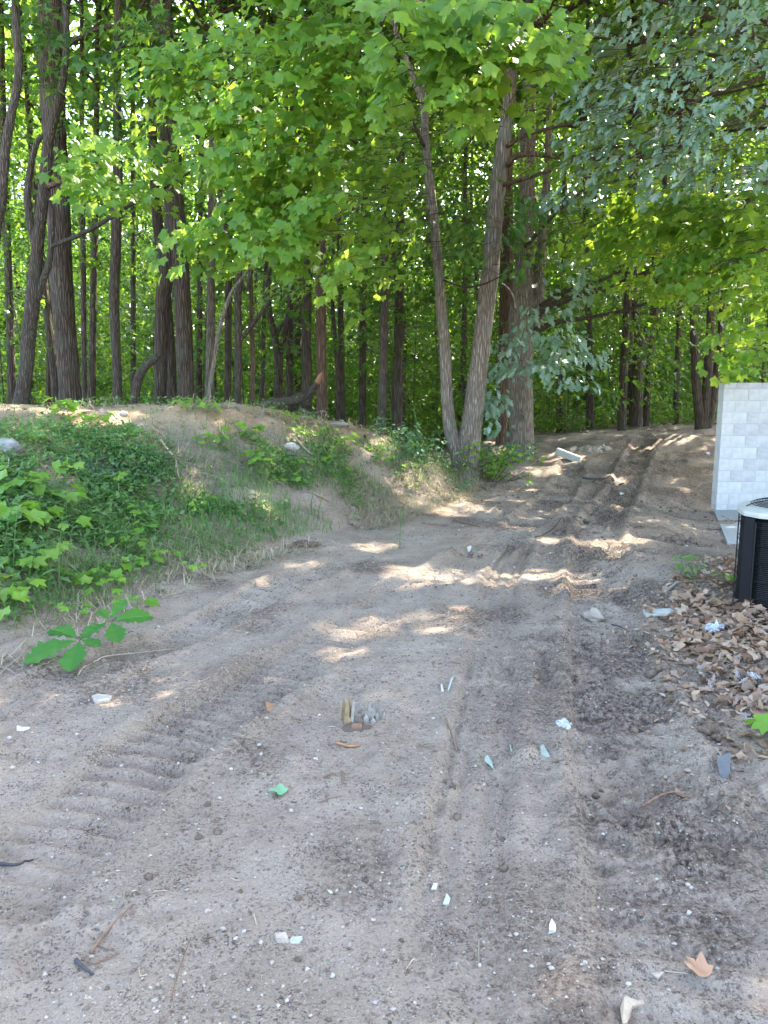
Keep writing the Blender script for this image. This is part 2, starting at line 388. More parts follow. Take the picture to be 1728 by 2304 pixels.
def soilmat():
    m, nt, out = mat('sandy_soil')
    at = N(nt, 'Attribute'); at.attribute_name = 'zone'
    sp = N(nt, 'SeparateColor'); L(nt, at.outputs['Color'], sp.inputs[0])
    g = N(nt, 'NewGeometry'); P = g.outputs['Position']
    n0 = N(nt, 'TexNoise', Scale=1.7, Detail=6.0, Roughness=.62); L(nt, P, n0.inputs[0])
    n1 = N(nt, 'TexNoise', Scale=42.0, Detail=5.0, Roughness=.7); L(nt, P, n1.inputs[0])
    n2 = N(nt, 'TexNoise', Scale=120.0, Detail=3.0, Roughness=.7); L(nt, P, n2.inputs[0])
    v = N(nt, 'TexVoronoi', Scale=120.0); L(nt, P, v.inputs[0])
    v2 = N(nt, 'TexVoronoi', Scale=55.0); L(nt, P, v2.inputs[0])
    base = ramp(nt, n0.outputs[0], [(.3, (.345, .262, .192)), (.5, (.43, .333, .248)), (.72, (.50, .40, .305))]).outputs[0]
    base = mixc(nt, sp.outputs[2], base, (.52, .36, .21))                        # warm sand of the mound top
    hum = ramp(nt, n1.outputs[0], [(.35, (.13, .095, .065)), (.65, (.30, .235, .17))]).outputs[0]
    base = mixc(nt, sp.outputs[0], base, hum)
    damp = ramp(nt, n1.outputs[0], [(.35, (.062, .041, .030)), (.65, (.145, .102, .074))]).outputs[0]
    nd = math_(nt, 'MULTIPLY', sp.outputs[1], ramp(nt, n1.outputs[0], [(.38, (1, 1, 1)), (.62, (.25, .25, .25))]).outputs[0])
    base = mixc(nt, nd, base, damp)
    # crumbs: dark specks and light grains, gathered in patches
    N_patch = N(nt, 'TexNoise', Scale=5.5, Detail=5.0, Roughness=.65); L(nt, P, N_patch.inputs[0])
    n3 = N(nt, 'TexNoise', Scale=9.0, Detail=4.0, Roughness=.6); L(nt, P, n3.inputs[0])
    spk = math_(nt, 'ADD', math_(nt, 'MULTIPLY', n2.outputs[0], .55), math_(nt, 'ADD', math_(nt, 'MULTIPLY', n1.outputs[0], .3), math_(nt, 'MULTIPLY', n3.outputs[0], .15)))
    dk = ramp(nt, spk, [(.43, (1, 1, 1)), (.485, (0, 0, 0))]).outputs[0]
    dkp = ramp(nt, N_patch.outputs[0], [(.36, (.15, .15, .15)), (.62, (1, 1, 1))]).outputs[0]
    base = mixc(nt, math_(nt, 'MULTIPLY', dk, math_(nt, 'MULTIPLY', dkp, .85)), base, (.07, .055, .045))
    sepc = N(nt, 'SeparateColor'); L(nt, v.outputs['Color'], sepc.inputs[0])
    lt = math_(nt, 'MULTIPLY', ramp(nt, sepc.outputs[0], [(.90, (0, 0, 0)), (.93, (1, 1, 1))], 'LINEAR').outputs[0], ramp(nt, v.outputs['Distance'], [(.25, (1, 1, 1)), (.45, (0, 0, 0))]).outputs[0])
    base = mixc(nt, math_(nt, 'MULTIPLY', lt, .7), base, (.58, .53, .47))
    sepd = N(nt, 'SeparateColor'); L(nt, v2.outputs['Color'], sepd.inputs[0])
    d2 = math_(nt, 'MULTIPLY', ramp(nt, sepd.outputs[1], [(.86, (0, 0, 0)), (.9, (1, 1, 1))]).outputs[0], ramp(nt, v2.outputs['Distance'], [(.22, (1, 1, 1)), (.42, (0, 0, 0))]).outputs[0])
    base = mixc(nt, math_(nt, 'MULTIPLY', d2, .6), base, (.08, .06, .05))
    p = N(nt, 'BsdfPrincipled', Roughness=.95); p.inputs['Specular IOR Level'].default_value = .15
    hsum = math_(nt, 'ADD', math_(nt, 'MULTIPLY', n1.outputs[0], 1.6), math_(nt, 'ADD', math_(nt, 'MULTIPLY', n2.outputs[0], .7), math_(nt, 'MULTIPLY', math_(nt, 'SUBTRACT', 1.0, v2.outputs['Distance']), .55)))
    b = N(nt, 'Bump', Strength=1.0, Distance=.03); L(nt, hsum, b.inputs['Height'])
    L(nt, base, p.inputs['Base Color']); L(nt, b.outputs[0], p.inputs['Normal']); L(nt, p.outputs[0], out.inputs[0])
    return m
M_SOIL = soilmat()
M_STONE = simple('stone_pale', (.34, .29, .235), .75, .3, .25, 35, .4, .003)
M_STONEW = simple('stone_white', (.37, .33, .275), .6, .4, .18, 18, .5, .006)
M_STONEG2 = simple('stone_lichen', (.19, .195, .185), .85, .2, .3, 16, .6, .01)
M_STONEG = simple('stone_grey', (.095, .097, .098), .7, .35, .2, 20, .3)
M_CLOD = simple('soil_clod', (.135, .096, .070), .95, .1, .4, 60, .8, .006)
M_CLODL = simple('soil_clod_light', (.37, .30, .235), .95, .1, .3, 60, .8, .006)
M_BLOCK = simple('concrete_block', (.53, .508, .472), .9, .2, .12, 9, .35, .003, detail=8, orand=.06)
M_BLOCKS = simple('concrete_block_stained', (.43, .405, .38), .9, .2, .10, 6, .35, .003, c2=(.51, .495, .475), detail=8, orand=.08)
M_MORTAR = simple('mortar', (.46, .455, .44), .95, .1, .1, 80, .4, .003)
M_SLAB = simple('concrete_slab', (.33, .33, .32), .9, .2, .12, 25, .3, .003)
M_BLACK = simple('black_metal', (.009, .009, .010), .6, .2, .1, 30, 0)
M_BLACK2 = simple('black_louvre', (.013, .014, .014), .65, .2, .1, 30, 0)
M_CREAM = simple('cream_paint', (.45, .43, .37), .4, .45, .05, 12, 0)
M_DARK = simple('dark_inside', (.008, .008, .008), .9, .1, .1, 30, 0)
M_WOODL = simple('splintered_wood', (.22, .155, .085), .8, .2, .35, 30, .4)
M_WOODG = simple('weathered_wood', (.25, .22, .18), .85, .2, .25, 30, .4)
M_PLANK = simple('grey_plank', (.30, .31, .27), .8, .3, .12, 20, .2)
M_ORANGEW = simple('torn_wood', (.30, .16, .08), .85, .2, .3, 18, .5)
M_SHARD = simple('pale_plastic', (.36, .365, .34), .25, .5, .08, 15, 0)
M_SHARDG = simple('green_glass', (.27, .31, .255), .2, .6, .1, 15, 0)
M_WHITE = simple('white_plastic', (.46, .44, .40), .35, .5, .05, 15, 0)
M_DKSTICK = simple('dark_stick', (.05, .045, .048), .8, .2, .3, 30, .4)
M_BRSTICK = simple('brown_stick', (.17, .10, .065), .85, .2, .3, 30, .4)
M_TANSTICK = simple('tan_stick', (.34, .26, .18), .85, .2, .25, 30, .4)
def filmmat():
    m, nt, out = mat('clear_film')
    p = N(nt, 'BsdfPrincipled', Roughness=.18); p.inputs['Base Color'].default_value = (.5, .54, .58, 1)
    t = N(nt, 'BsdfTransparent'); mx = N(nt, 'MixShader'); mx.inputs[0].default_value = .55
    L(nt, t.outputs[0], mx.inputs[1]); L(nt, p.outputs[0], mx.inputs[2]); L(nt, mx.outputs[0], out.inputs[0]); return m
M_FILM = filmmat()

# ------------------------------------------------------------------ the ground: one sheet to the horizon
def axis(parts):
    out = [parts[0][0]]
    for a, b, s in parts:
        n = max(1, int(round((b-a)/s))); out += list(a+(b-a)*(np.arange(1, n+1)/n))
    return np.array(out)
gx = axis([(-400, -60, 40), (-60, -14, 2), (-14, -6, .25), (-6, -2.6, .05), (-2.6, 3.2, .022), (3.2, 7.5, .04), (7.5, 14, .25), (14, 60, 2), (60, 400, 40)])
gy = axis([(-400, -30, 40), (-30, -2, 2), (-2, 1.2, .2), (1.2, 7, .02), (7, 12, .032), (12, 20, .06), (20, 40, .4), (40, 80, 2), (80, 500, 40)])
X, Y = np.meshgrid(gx, gy)
Z = H(X.ravel(), Y.ravel()).reshape(X.shape)
a = Acc(); nx, ny = len(gx), len(gy)
i = np.arange(ny-1)[:, None]*nx; j = np.arange(nx-1)[None, :]
a.add(np.stack([X, Y, Z], -1).reshape(-1, 3), np.stack([i+j, i+j+1, i+nx+j+1, i+nx+j], -1).reshape(-1, 4))
ground_me = a.mesh('ground', M_SOIL, smooth=True)
xf, yf = X.ravel(), Y.ravel(); h0 = H0(xf, yf)
df, sf, _, _ = polydist(xf, yf, FOOT); dc, scn, hc, _ = polydist(xf, yf, CREST, CREST_H)
inm = (sf > 0).astype(float)
n_a = fbm(xf*1.4, yf*1.4, 71, 4)
veg = inm*sstep(.0, .5, df)*np.clip(.55+.6*n_a, 0, 1)*np.where(scn > 0, 1, 1-sstep(.55, .95, h0/np.maximum(hc, .1))*.95)
right_end = sstep(-2.6, -.4, xf)*inm*(1-np.maximum(scn, 0)); veg *= (1-.75*right_end)
forest = np.maximum(sstep(19.5, 22.5, yf), inm*np.maximum(scn, 0)*sstep(.2, .9, dc))
litter = sstep(0, .4, xf-(1.95+.25*np.abs(yf-5)))*sstep(2.9, 3.5, yf)*(1-sstep(7.5, 9, yf))
R = np.clip(np.maximum.reduce([veg*.8, forest, litter*.85]), 0, 1)
dRr = polydist(xf, yf, TRACK_R)[0]; dLl = polydist(xf, yf, TRACK_L)[0]
damp = np.clip(fbm(xf*1.3+4, yf*1.3, 81, 5)*1.2-.38, 0, 1)*(1-inm*.6)
damp = np.maximum(damp, np.exp(-(dRr/.62)**2)*np.clip(fbm(xf*2.4, yf*2.4, 86, 4)*1.3+.60, 0, 1))
damp = np.maximum(damp, .95*np.clip(fbm(xf*1.6, yf*1.6, 88, 4)*.8+.62, 0, 1)*sstep(9.3, 11.5, yf)*(1-inm))
damp = np.maximum(damp, .45*(1-sstep(.1, .3, np.abs(dLl-.26)))*np.clip(vn(xf*1.3, yf*1.3, 91)+.25, 0, 1))
warm = inm*np.clip(sstep(.6, .95, h0/np.maximum(hc, .1))*(1-np.maximum(scn, 0)*sstep(.3, 1.2, dc)), 0, 1)
warm = np.maximum(warm, .3*sstep(5, 8, yf)*(1-sstep(10, 12, yf))*np.clip(.3+vn(xf*.7, yf*.7, 95), 0, 1))
colr = np.stack([R, np.clip(damp, 0, 1), np.clip(warm, 0, 1)*.95, np.ones_like(R)], -1).astype(np.float32)
ca = ground_me.color_attributes.new('zone', 'FLOAT_COLOR', 'POINT'); ca.data.foreach_set('color', colr.ravel())
tag(link('ground', ground_me), kind='structure')

# ------------------------------------------------------------------ spots where the sun comes through the canopy
SPOTS_PX = [(780, 1425, 100, 24), (1005, 1400, 80, 36), (770, 1472, 50, 16), (905, 1295, 60, 22), (970, 1300, 45, 14), (1075, 1288, 45, 11),
            (1180, 1292, 60, 10), (1290, 1312, 55, 26), (1270, 1212, 55, 7), (1370, 1255, 50, 24), (1000, 1138, 70, 26), (1160, 1190, 40, 8),
            (1410, 1205, 32, 12), (1388, 1148, 34, 10), (1230, 1060, 42, 12), (1255, 1032, 44, 14), (1500, 1003, 110, 8), (1385, 1080, 26, 8),
            (580, 1135, 38, 30), (392, 1150, 34, 60), (640, 1003, 40, 26), (770, 965, 80, 16), (140, 930, 170, 9), (430, 930, 190, 11),
            (845, 1235, 55, 11), (680, 1275, 40, 10), (1120, 1010, 18, 50), (600, 1040, 70, 18), (900, 1000, 50, 10), (1330, 1345, 30, 10), (1560, 985, 60, 8)]
SPOTS = []
for (sx, sy, rx, ry) in SPOTS_PX:
    c = gp(sx, sy); e1 = gp(sx+rx, sy); e2 = gp(sx, sy+ry); e3 = gp(sx, sy-ry)
    SPOTS.append((c[0], c[1], c[2], max(.10, abs(e1[0]-c[0])), max(.12, min(1.2, abs(e3[1]-e2[1])/2))))
CLEAR = [(pt(1150, 80, 7.0), .3, .6), (pt(650, 380, 10.1), .9, .95), (pt(560, 260, 10.3), .8, .9), (pt(740, 520, 9.8), .6, .95), (pt(470, 540, 10.2), .6, 1.0), (pt(260, 400, 11.2), .8, 1.0), (pt(1665, 750, 11.4), .5, .9), (pt(1480, 180, 10), .5, .8), (pt(1420, 520, 13.2), .7, .9), (pt(1600, 560, 11.6), .6, .9), (pt(1640, 320, 9.2), .5, .8),
         (pt(1250, 470, 13.4), .42, 1.0), (pt(1215, 560, 13.4), .38, 1.0), (pt(1290, 640, 13.4), .25, 1.0), (pt(1270, 800, 13.8), .4, 1.0), (pt(545, 265, 10.2), .28, 1.0), (pt(1150, 100, 7.2), .28, 1.0), (pt(1540, 260, 9.5), .3, .9), (pt(1120, 640, 13.8), .2, 1.0), (pt(860, 660, 12), .3, 1.0)]
def sun_ok(P):
    """leaves that do not stand in one of the gaps of the canopy"""
    P = np.asarray(P, float); ok = np.ones(len(P), bool)
    for (x, y, z, rx, ry) in SPOTS:
        t = (P[:, 2]-z)/SDIR[2]
        gx_ = P[:, 0]-SDIR[0]*t-x; gy_ = P[:, 1]-SDIR[1]*t-y
        ok &= ~((((gx_/(rx+.11))**2+(gy_/(ry+.11))**2) < 1) & (t > .7))
    for c, r, pr_ in CLEAR:
        d = P-c; al = d @ SDIR; pr = np.linalg.norm(d-al[:, None]*SDIR, axis=1)
        ok &= ~((pr < r) & (al > 1.3) & (rng.random(len(P)) < pr_))
    return ok

# ------------------------------------------------------------------ sprays of leaves
# the leafless lower trunks of the forked maple: few leaves hang before them
STEM_CLEAR = [((900, 932, 957, 961, 974, 987, 998, 1006, 1014), (90, 177, 250, 370, 480, 610, 750, 900, 970), 40), ((1160, 1144, 1128, 1114, 1102, 1082, 1062), (135, 240, 360, 480, 620, 790, 950), 135)]
def sprays(acc, tw, C, D, T, size, per=16, length=.8, width=.55, droop=.35, face=.0, carve=True, keep_single=None, twig_r=.004):
    """C: start of each spray, D: the way it reaches. Leaves sit alternately along a thin twig, in a flattened fan."""
    C = np.asarray(C, float); D = norm(np.asarray(D, float)); n = len(C)
    if n == 0: return
    s = rng.uniform(.75, 1.25, n)
    lat = norm(np.cross(D, np.array((0, 0, 1.0))))
    t = rng.uniform(.08, 1.0, (n, per)); side = np.where(rng.random((n, per)) < .5, -1, 1)
    w = side*rng.uniform(.05, 1, (n, per))*width*.5*(1.15-.7*t)
    P = C[:, None]+D[:, None]*(t*length*s[:, None])[..., None]+lat[:, None]*w[..., None]
    P[..., 2] += -droop*.5*(t**2)*length+rng.normal(0, .05, (n, per))
    P += rng.normal(0, .03, P.shape)
    Yv = D[:, None]*.8+lat[:, None]*(side*rng.uniform(.1, .9, (n, per)))[..., None]+rng.normal(0, .30, P.shape); Yv[..., 2] -= droop+rng.uniform(0, .35, (n, per))
    Nv = np.zeros(P.shape); Nv[..., 2] = 1; Nv[..., 1] -= face; Nv += rng.normal(0, .38, P.shape)
    S = size*rng.uniform(.5, 1.25, (n, per))
    P = P.reshape(-1, 3); Yv = Yv.reshape(-1, 3); Nv = Nv.reshape(-1, 3); S = S.ravel()
    ok = sun_ok(P) if carve else np.ones(len(P), bool)
    for line in STEM_CLEAR:
        u, v, _ = project(P); xl = np.interp(v, line[1], line[0]); ok &= ~((np.abs(u-xl) < 30) & (v > line[2]) & (v < 1000) & (P[:, 1] < 13.5) & (rng.random(len(P)) < .93))
    P, Yv, Nv, S = P[ok], Yv[ok], Nv[ok], S[ok]
    if keep_single is not None: keep_single.append((P, Yv, Nv, S))
    else: add_leaves(acc, P, Yv, Nv, S, T)
    if tw is not None:
        for k in range(n):
            p = np.array([C[k]+D[k]*length*s[k]*q for q in (-.35, .15, .6, .95)]); p[:, 2] -= droop*.5*np.array((0, .02, .36, .9))*length
            tube(tw, p, np.array((1.5, 1.2, .8, .3))*twig_r, 3, cap=False)

# ------------------------------------------------------------------ trees
TREES = []
def stem_line(px, Y, up_to=None, dy=0.0, ground=True, r_=None):
    """px: [(x, y, width)] from the foot up, all in source pixels, standing at distance Y"""
    P = []; R = []
    n = len(px)
    for k, (x, y, w) in enumerate(px):
        p = pt(x, y, Y+dy*k/max(n-1, 1)); P.append(p); R.append(.5*w*p[1]/F_PX*1.01)
    P = np.array(P); R = np.array(R)
    if ground:
        g = hz(P[0, 0], P[0, 1])-.12
        if P[0, 2] > g+.05:
            d = P[0]-P[1]; d = d/max(abs(d[2]), .2); h = P[0, 2]-g
            q = P[0]+d*h; q[:2] = P[0, :2]+np.clip(q[:2]-P[0, :2], -.25, .25); q[2] = g
            P = np.vstack([q, P]); R = np.concatenate([[R[0]*1.12], R])
    if up_to and P[-1, 2] < up_to:
        d = P[-1]-P[-2]; d = d/max(np.linalg.norm(d), .01); d = d*.5+np.array((0, 0, .6)); d /= np.linalg.norm(d)
        z0 = P[-1, 2]; k = 4; r0 = R[-1]; ext = []; er = []; cur = P[-1].copy()
        for q in range(k):
            st_ = (up_to-z0)/k; cur = cur+d/max(d[2], .3)*st_+np.array((*rng.normal(0, .12, 2), 0)); ext.append(cur.copy()); er.append(r0*(1-.82*(q+1)/k))
        P = np.vstack([P, ext]); R = np.concatenate([R, er])
    return P, R
def add_stem(acc, P, R, sides=12, flare=True, seed=0, lump=.05):
    Q = smooth_line(P, 5); q = np.linspace(0, len(P)-1, len(Q)); RR = np.interp(q, np.arange(len(P)), R)
    if flare:
        zz = Q[:, 2]-Q[0, 2]; RR = RR*(1+.35*np.exp(-zz/.22))
    tube(acc, Q, RR, sides, lump, True, seed)
    return Q
def tree(label, Y, stems, barkm, top=15, cat='tree', group=None, name='tree', limbs=(), crown_r=2.6, crown_z=(8.5, 16), crown_n=46, leafm=None, csize=.30, dy=0, sides=12, no_crown=False):
    mains = [stem_line(s, Y, top if k == 0 or s[-1][1] < 30 else None, dy, ground=(k == 0)) for k, s in enumerate(stems)]
    base = mains[0][0][0].copy(); base[2] = hz(base[0], base[1])
    root = thing(name, label, cat, base, group)
    for k, (P, R) in enumerate(mains):
        a = Acc(); add_stem(a, P, R, sides, flare=(k == 0), seed=int(Y*10)+k)
        tag(link('trunk' if k == 0 else 'stem', a.mesh('trunk', barkm, True, base), root))
    for k, l in enumerate(limbs):
        ly = l[0]; P = np.array([pt(x, y, ly[0]+(ly[1]-ly[0])*q/(len(l[1])-1)) for q, (x, y, w) in enumerate(l[1])])
        R = np.array([.5*w*p[1]/F_PX for (x, y, w), p in zip(l[1], P)])
        a = Acc(); Q = smooth_line(P, 5); tube(a, Q, np.interp(np.linspace(0, len(P)-1, len(Q)), np.arange(len(P)), R), 7, .07, True, k)
        link('limb', a.mesh('limb', l[2] if len(l) > 2 else barkm, True, base), root)
    t = dict(root=root, base=base, acc=Acc(), tw=Acc(), top=mains[0][0][-1], line=mains[0][0], leafm=leafm or M_FOREST)
    if not no_crown:
        c = t['top'].copy(); n = crown_n
        th = rng.uniform(0, 2*math.pi, n); rr = crown_r*np.sqrt(rng.uniform(0.02, 1, n)); zz = rng.uniform(*crown_z, n)
        lx = np.interp(zz, t['line'][:, 2], t['line'][:, 0]); lyy = np.interp(zz, t['line'][:, 2], t['line'][:, 1])
        ax_ = np.stack([lx, lyy, zz-.3], -1); C = np.stack([lx+rr*np.cos(th), lyy+rr*np.sin(th), zz], -1)
        D = C-ax_; D[:, 2] *= .4; D[:, :2] += np.stack([np.cos(th), np.sin(th)], -1)*.3
        sprays(t['acc'], None, C, D, DIAM, csize, 26, 1.5, 1.5, .25)
        for k in range(0, n, 3):
            z0 = max(zz[k]-1.2, t['line'][0, 2]+1); b0 = np.array((np.interp(z0, t['line'][:, 2], t['line'][:, 0]), np.interp(z0, t['line'][:, 2], t['line'][:, 1]), z0))
            tube(t['tw'], np.array([b0, b0*.5+C[k]*.5+(0, 0, .15), C[k]+norm(D[k])*.6]), [.045, .025, .008], 5, cap=False)
    TREES.append(t); return t
def finish_trees():
    for t in TREES:
        b = t['base']
        if t['acc'].V: tag(link('crown', t['acc'].mesh('crown', t['leafm'], False, b), t['root']), kind='stuff')
        if t.get('acc2') and t['acc2'].V: tag(link('foliage', t['acc2'].mesh('foliage', t['leafm2'], False, b), t['root']), kind='stuff')
        if t['tw'].V: tag(link('twigs', t['tw'].mesh('twigs', M_TWIG, False, b), t['root']), kind='stuff')

G_MID = 'slender trees behind the bank'
t_edge = tree('thin dark curving tree leaning out past the bank at its far left end', 11.5, [[(-25, 930, 24), (-22, 700, 22), (-8, 520, 20), (2, 460, 20), (12, 340, 19), (25, 260, 17), (42, 170, 17), (38, 80, 16), (34, 0, 15), (34, -60, 14)]], M_BARKT, 12, crown_n=26)
t_crook = tree('crooked pale brown tree forking low, beside the thickest straight trunk', 12.4,
    [[(44, 930, 36), (50, 890, 32), (60, 820, 30), (66, 740, 30), (72, 690, 31), (80, 600, 26), (88, 520, 24), (96, 450, 24), (104, 380, 24), (110, 310, 22), (126, 250, 19), (142, 180, 15), (150, 90, 13), (146, 0, 11)],
     [(82, 560, 18), (68, 500, 17), (62, 440, 15), (68, 380, 13), (84, 320, 11), (104, 300, 9)],
     [(76, 690, 20), (92, 640, 16), (108, 600, 14), (116, 545, 11), (118, 490, 9), (110, 430, 7)]], M_BARKT, 11,
    limbs=[((12.4, 11.6), [(118, 553, 10), (180, 528, 10), (240, 495, 9), (290, 463, 8), (345, 438, 7), (430, 385, 5)], M_BARKT), ((12.3, 11.6), [(108, 420, 12), (140, 408, 10), (170, 400, 6)], M_BARKR)], crown_n=22, leafm=M_MAPLE)
t_big1 = tree('thick straight tree with deeply furrowed dark bark left on the bank', 14.2,
    [[(160, 930, 50), (156, 860, 46), (148, 760, 46), (141, 680, 47), (136, 580, 46), (132, 450, 46), (124, 320, 47), (118, 200, 50), (115, 100, 50), (114, 0, 48), (112, -60, 46)],
     [(128, 120, 24), (142, 60, 20), (150, 0, 17), (158, -60, 14)]], M_BARK, 19, crown_r=3.4, crown_n=70, crown_z=(9, 19),
    limbs=[((14, 13), [(140, 110, 12), (180, 85, 10), (240, 60, 8), (320, 70, 6), (430, 80, 4)])])
t_slim = tree('slim smooth tree standing alone between the two thickest trunks', 14.0,
    [[(264, 930, 22), (264, 860, 20), (259, 750, 21), (257, 680, 22), (260, 580, 22), (264, 450, 22), (265, 330, 20), (264, 200, 17), (264, 80, 14), (264, -40, 12)]], M_BARKT, 14, crown_n=34)
t_pairL = tree('leaning trunk tight against the left of a taller furrowed one', 15.0,
    [[(360, 930, 30), (361, 860, 28), (363, 760, 29), (366, 680, 32), (378, 600, 32), (386, 520, 30), (383, 440, 28), (374, 360, 26), (366, 260, 24), (360, 120, 22), (356, -30, 20)]], M_BARK, 16, crown_n=46)
t_pairR = tree('tall thick furrowed tree, taller one of the touching pair', 14.6,
    [[(420, 930, 40), (418, 860, 36), (414, 760, 36), (410, 660, 37), (404, 560, 36), (396, 480, 36), (390, 400, 40), (382, 310, 44), (374, 230, 38), (369, 150, 36), (366, 60, 40), (364, -40, 42)]], M_BARK, 19, crown_r=3.4, crown_n=70, crown_z=(9, 19),
    limbs=[((14.4, 12.5), [(380, 118, 10), (460, 82, 8), (540, 78, 6), (620, 85, 4)]), ((14.4, 12.8), [(345, 118, 10), (300, 92, 8), (250, 122, 7), (190, 160, 5)])])
tree('dark shadowed trunk hidden behind the touching pair', 16.5, [[(388, 930, 28), (384, 850, 26), (380, 760, 24), (372, 660, 24), (362, 560, 24), (352, 470, 22), (345, 350, 20), (340, 150, 18), (338, -30, 16)]], M_BARK, 15, crown_n=30)
t_stub = tree('short broken snag leaning right with a snapped top on the bank', 13.8, [[(300, 930, 22), (304, 890, 21), (312, 850, 20), (326, 826, 18), (342, 812, 18), (356, 800, 15)]], M_BARKT, None, no_crown=True, name='tree_snag', cat='tree snag')
t_cut1 = tree('straight greyish trunk right of the touching pair', 15.6, [[(470, 930, 20), (472, 860, 19), (474, 760, 19), (475, 640, 18), (476, 520, 18), (478, 430, 17), (478, 250, 15), (476, 60, 13), (476, -30, 12)]], M_BARKG, 14, crown_n=32)
tree('pale thin stem leaning right across the grey trunk', 13.4, [[(464, 930, 10), (474, 860, 10), (484, 800, 9), (492, 750, 9), (506, 700, 8), (520, 660, 8), (545, 625, 6), (575, 590, 4)]], M_BARKG, None, no_crown=True)
tree('dark slim trunk just left of a bow shaped fork', 16.0, [[(512, 930, 16), (513, 800, 15), (514, 680, 15), (516, 560, 14), (518, 420, 13), (520, 250, 11), (520, -20, 10)]], M_BARK, 14, crown_n=30)
t_fork = tree('bent tree with a side branch rising right from mid height', 14.6, [[(535, 935, 17), (535, 850, 16), (536, 760, 16), (535, 690, 16), (537, 620, 15), (531, 575, 16), (520, 548, 14), (508, 520, 12), (498, 460, 10), (490, 380, 8)],
    [(536, 770, 10), (552, 752, 10), (574, 722, 10), (592, 698, 9), (606, 676, 8), (622, 640, 7), (640, 600, 6)], [(534, 600, 10), (546, 640, 9), (556, 650, 8), (566, 610, 7), (578, 560, 6)]], M_BARKT, 11, crown_n=20)
tree('thin sapling trunk with a rusty scar near a fallen log', 14.8, [[(570, 935, 11), (568, 880, 11), (570, 820, 11), (566, 740, 9), (564, 640, 9), (560, 540, 8), (556, 400, 7)]], M_BARKR, 10, crown_n=14)
t_y = tree('wide spreading dark tree whose stems split low into a bowl', 17.5, [[(624, 925, 22), (626, 860, 20), (626, 800, 20), (618, 760, 14), (606, 700, 13), (602, 640, 12), (610, 590, 11), (626, 550, 10), (640, 500, 9), (650, 400, 8)],
    [(628, 800, 14), (638, 760, 13), (650, 700, 12), (656, 620, 11), (660, 540, 10), (664, 420, 8)], [(616, 770, 9), (632, 735, 8), (652, 712, 7), (668, 690, 6)]], M_BARK, 14, crown_n=26)
tree('dark straight trunk left of a reddish brown one', 16.6, [[(690, 945, 24), (691, 860, 22), (690, 760, 21), (691, 640, 21), (694, 540, 20), (700, 440, 18), (706, 320, 16), (708, 120, 14), (708, -30, 12)]], M_BARK, 15, crown_n=34)
t_red2 = tree('reddish brown straight trunk at the right end of the log', 15.4, [[(724, 960, 25), (724, 880, 23), (723, 780, 22), (722, 660, 22), (722, 560, 21), (722, 470, 20), (724, 380, 19), (728, 280, 18), (734, 180, 16), (738, 60, 15), (738, -30, 14)]], M_BARKR, 15, crown_n=36,
    limbs=[((15.2, 14), [(700, 585, 6), (712, 560, 6), (716, 530, 4)], M_BARKR)])
tree('slim mossy trunk rising where the bank runs down', 15.0, [[(858, 1000, 22), (860, 920, 20), (862, 840, 19), (864, 760, 18), (866, 660, 16), (864, 520, 14), (860, 350, 12), (858, 100, 10)]], M_BARKT, 13, crown_n=30)
tree('dark trunk close right of the slim mossy one', 18.0, [[(895, 1000, 26), (894, 900, 24), (896, 800, 22), (898, 700, 20), (900, 500, 18), (902, 250, 15), (902, -20, 12)]], M_BARK, 15, crown_n=30)
# the forked maple in front
t_maple = tree('forked grey maple with two trunks rising from one foot beside the track', 13.4,
    [[(1046, 1085, 66), (1048, 1040, 62), (1054, 1000, 52), (1062, 950, 46), (1070, 880, 42), (1082, 790, 40), (1092, 700, 38), (1102, 620, 38), (1108, 550, 37), (1114, 480, 35), (1120, 420, 35), (1128, 360, 33), (1136, 300, 31), (1144, 240, 26), (1151, 185, 20), (1160, 135, 16), (1168, 60, 12), (1174, -40, 10)],
     [(1040, 1050, 40), (1030, 1020, 34), (1014, 970, 30), (1006, 900, 27), (1003, 830, 26), (998, 750, 24), (992, 680, 23), (987, 610, 21), (980, 540, 21), (974, 480, 23), (968, 430, 22), (961, 370, 19), (957, 310, 18), (954, 250, 17), (948, 222, 15), (932, 177, 13), (911, 125, 11), (888, 60, 9), (880, -30, 7)],
     [(955, 250, 12), (955, 200, 13), (958, 150, 13), (956, 80, 9), (950, 0, 7)]], M_BARKG, 15, name='maple_tree', crown_r=4.2, crown_n=120, crown_z=(8, 15), leafm=M_MAPLE, sides=16,
    limbs=[((13.3, 11.2), [(1178, 216, 12), (1215, 190, 11), (1255, 150, 10), (1290, 115, 9), (1325, 75, 7), (1362, 30, 5)], M_BARKT),
           ((13.3, 11.8), [(1142, 372, 14), (1160, 352, 13), (1190, 346, 12), (1240, 350, 11), (1300, 354, 10), (1360, 358, 9), (1430, 352, 7), (1540, 350, 5)], M_BARKR),
           ((13.3, 11.6), [(1132, 416, 10), (1180, 402, 9), (1240, 382, 8), (1300, 358, 8), (1360, 336, 7), (1430, 325, 5)], M_BARKR),
           ((13.3, 12.0), [(1140, 330, 10), (1180, 305, 9), (1240, 288, 8), (1300, 277, 7), (1390, 280, 4)], M_BARKR),
           ((13.3, 9.0), [(1150, 190, 9), (1120, 120, 9), (1060, 60, 10), (1000, 30, 9), (930, 0, 8), (880, -30, 6)], M_TANSTICK),
           ((13.3, 11.0), [(955, 330, 7), (900, 220, 7), (830, 140, 6), (760, 60, 5), (650, 35, 4), (560, 10, 3)], M_BARKT),
           ((13.3, 11.4), [(1000, 630, 5), (1040, 645, 5), (1085, 640, 4), (1130, 620, 3)], M_TWIG),
           ((13.3, 12.9), [(1130, 640, 7), (1150, 660, 6), (1160, 700, 4)], M_BARKT)])
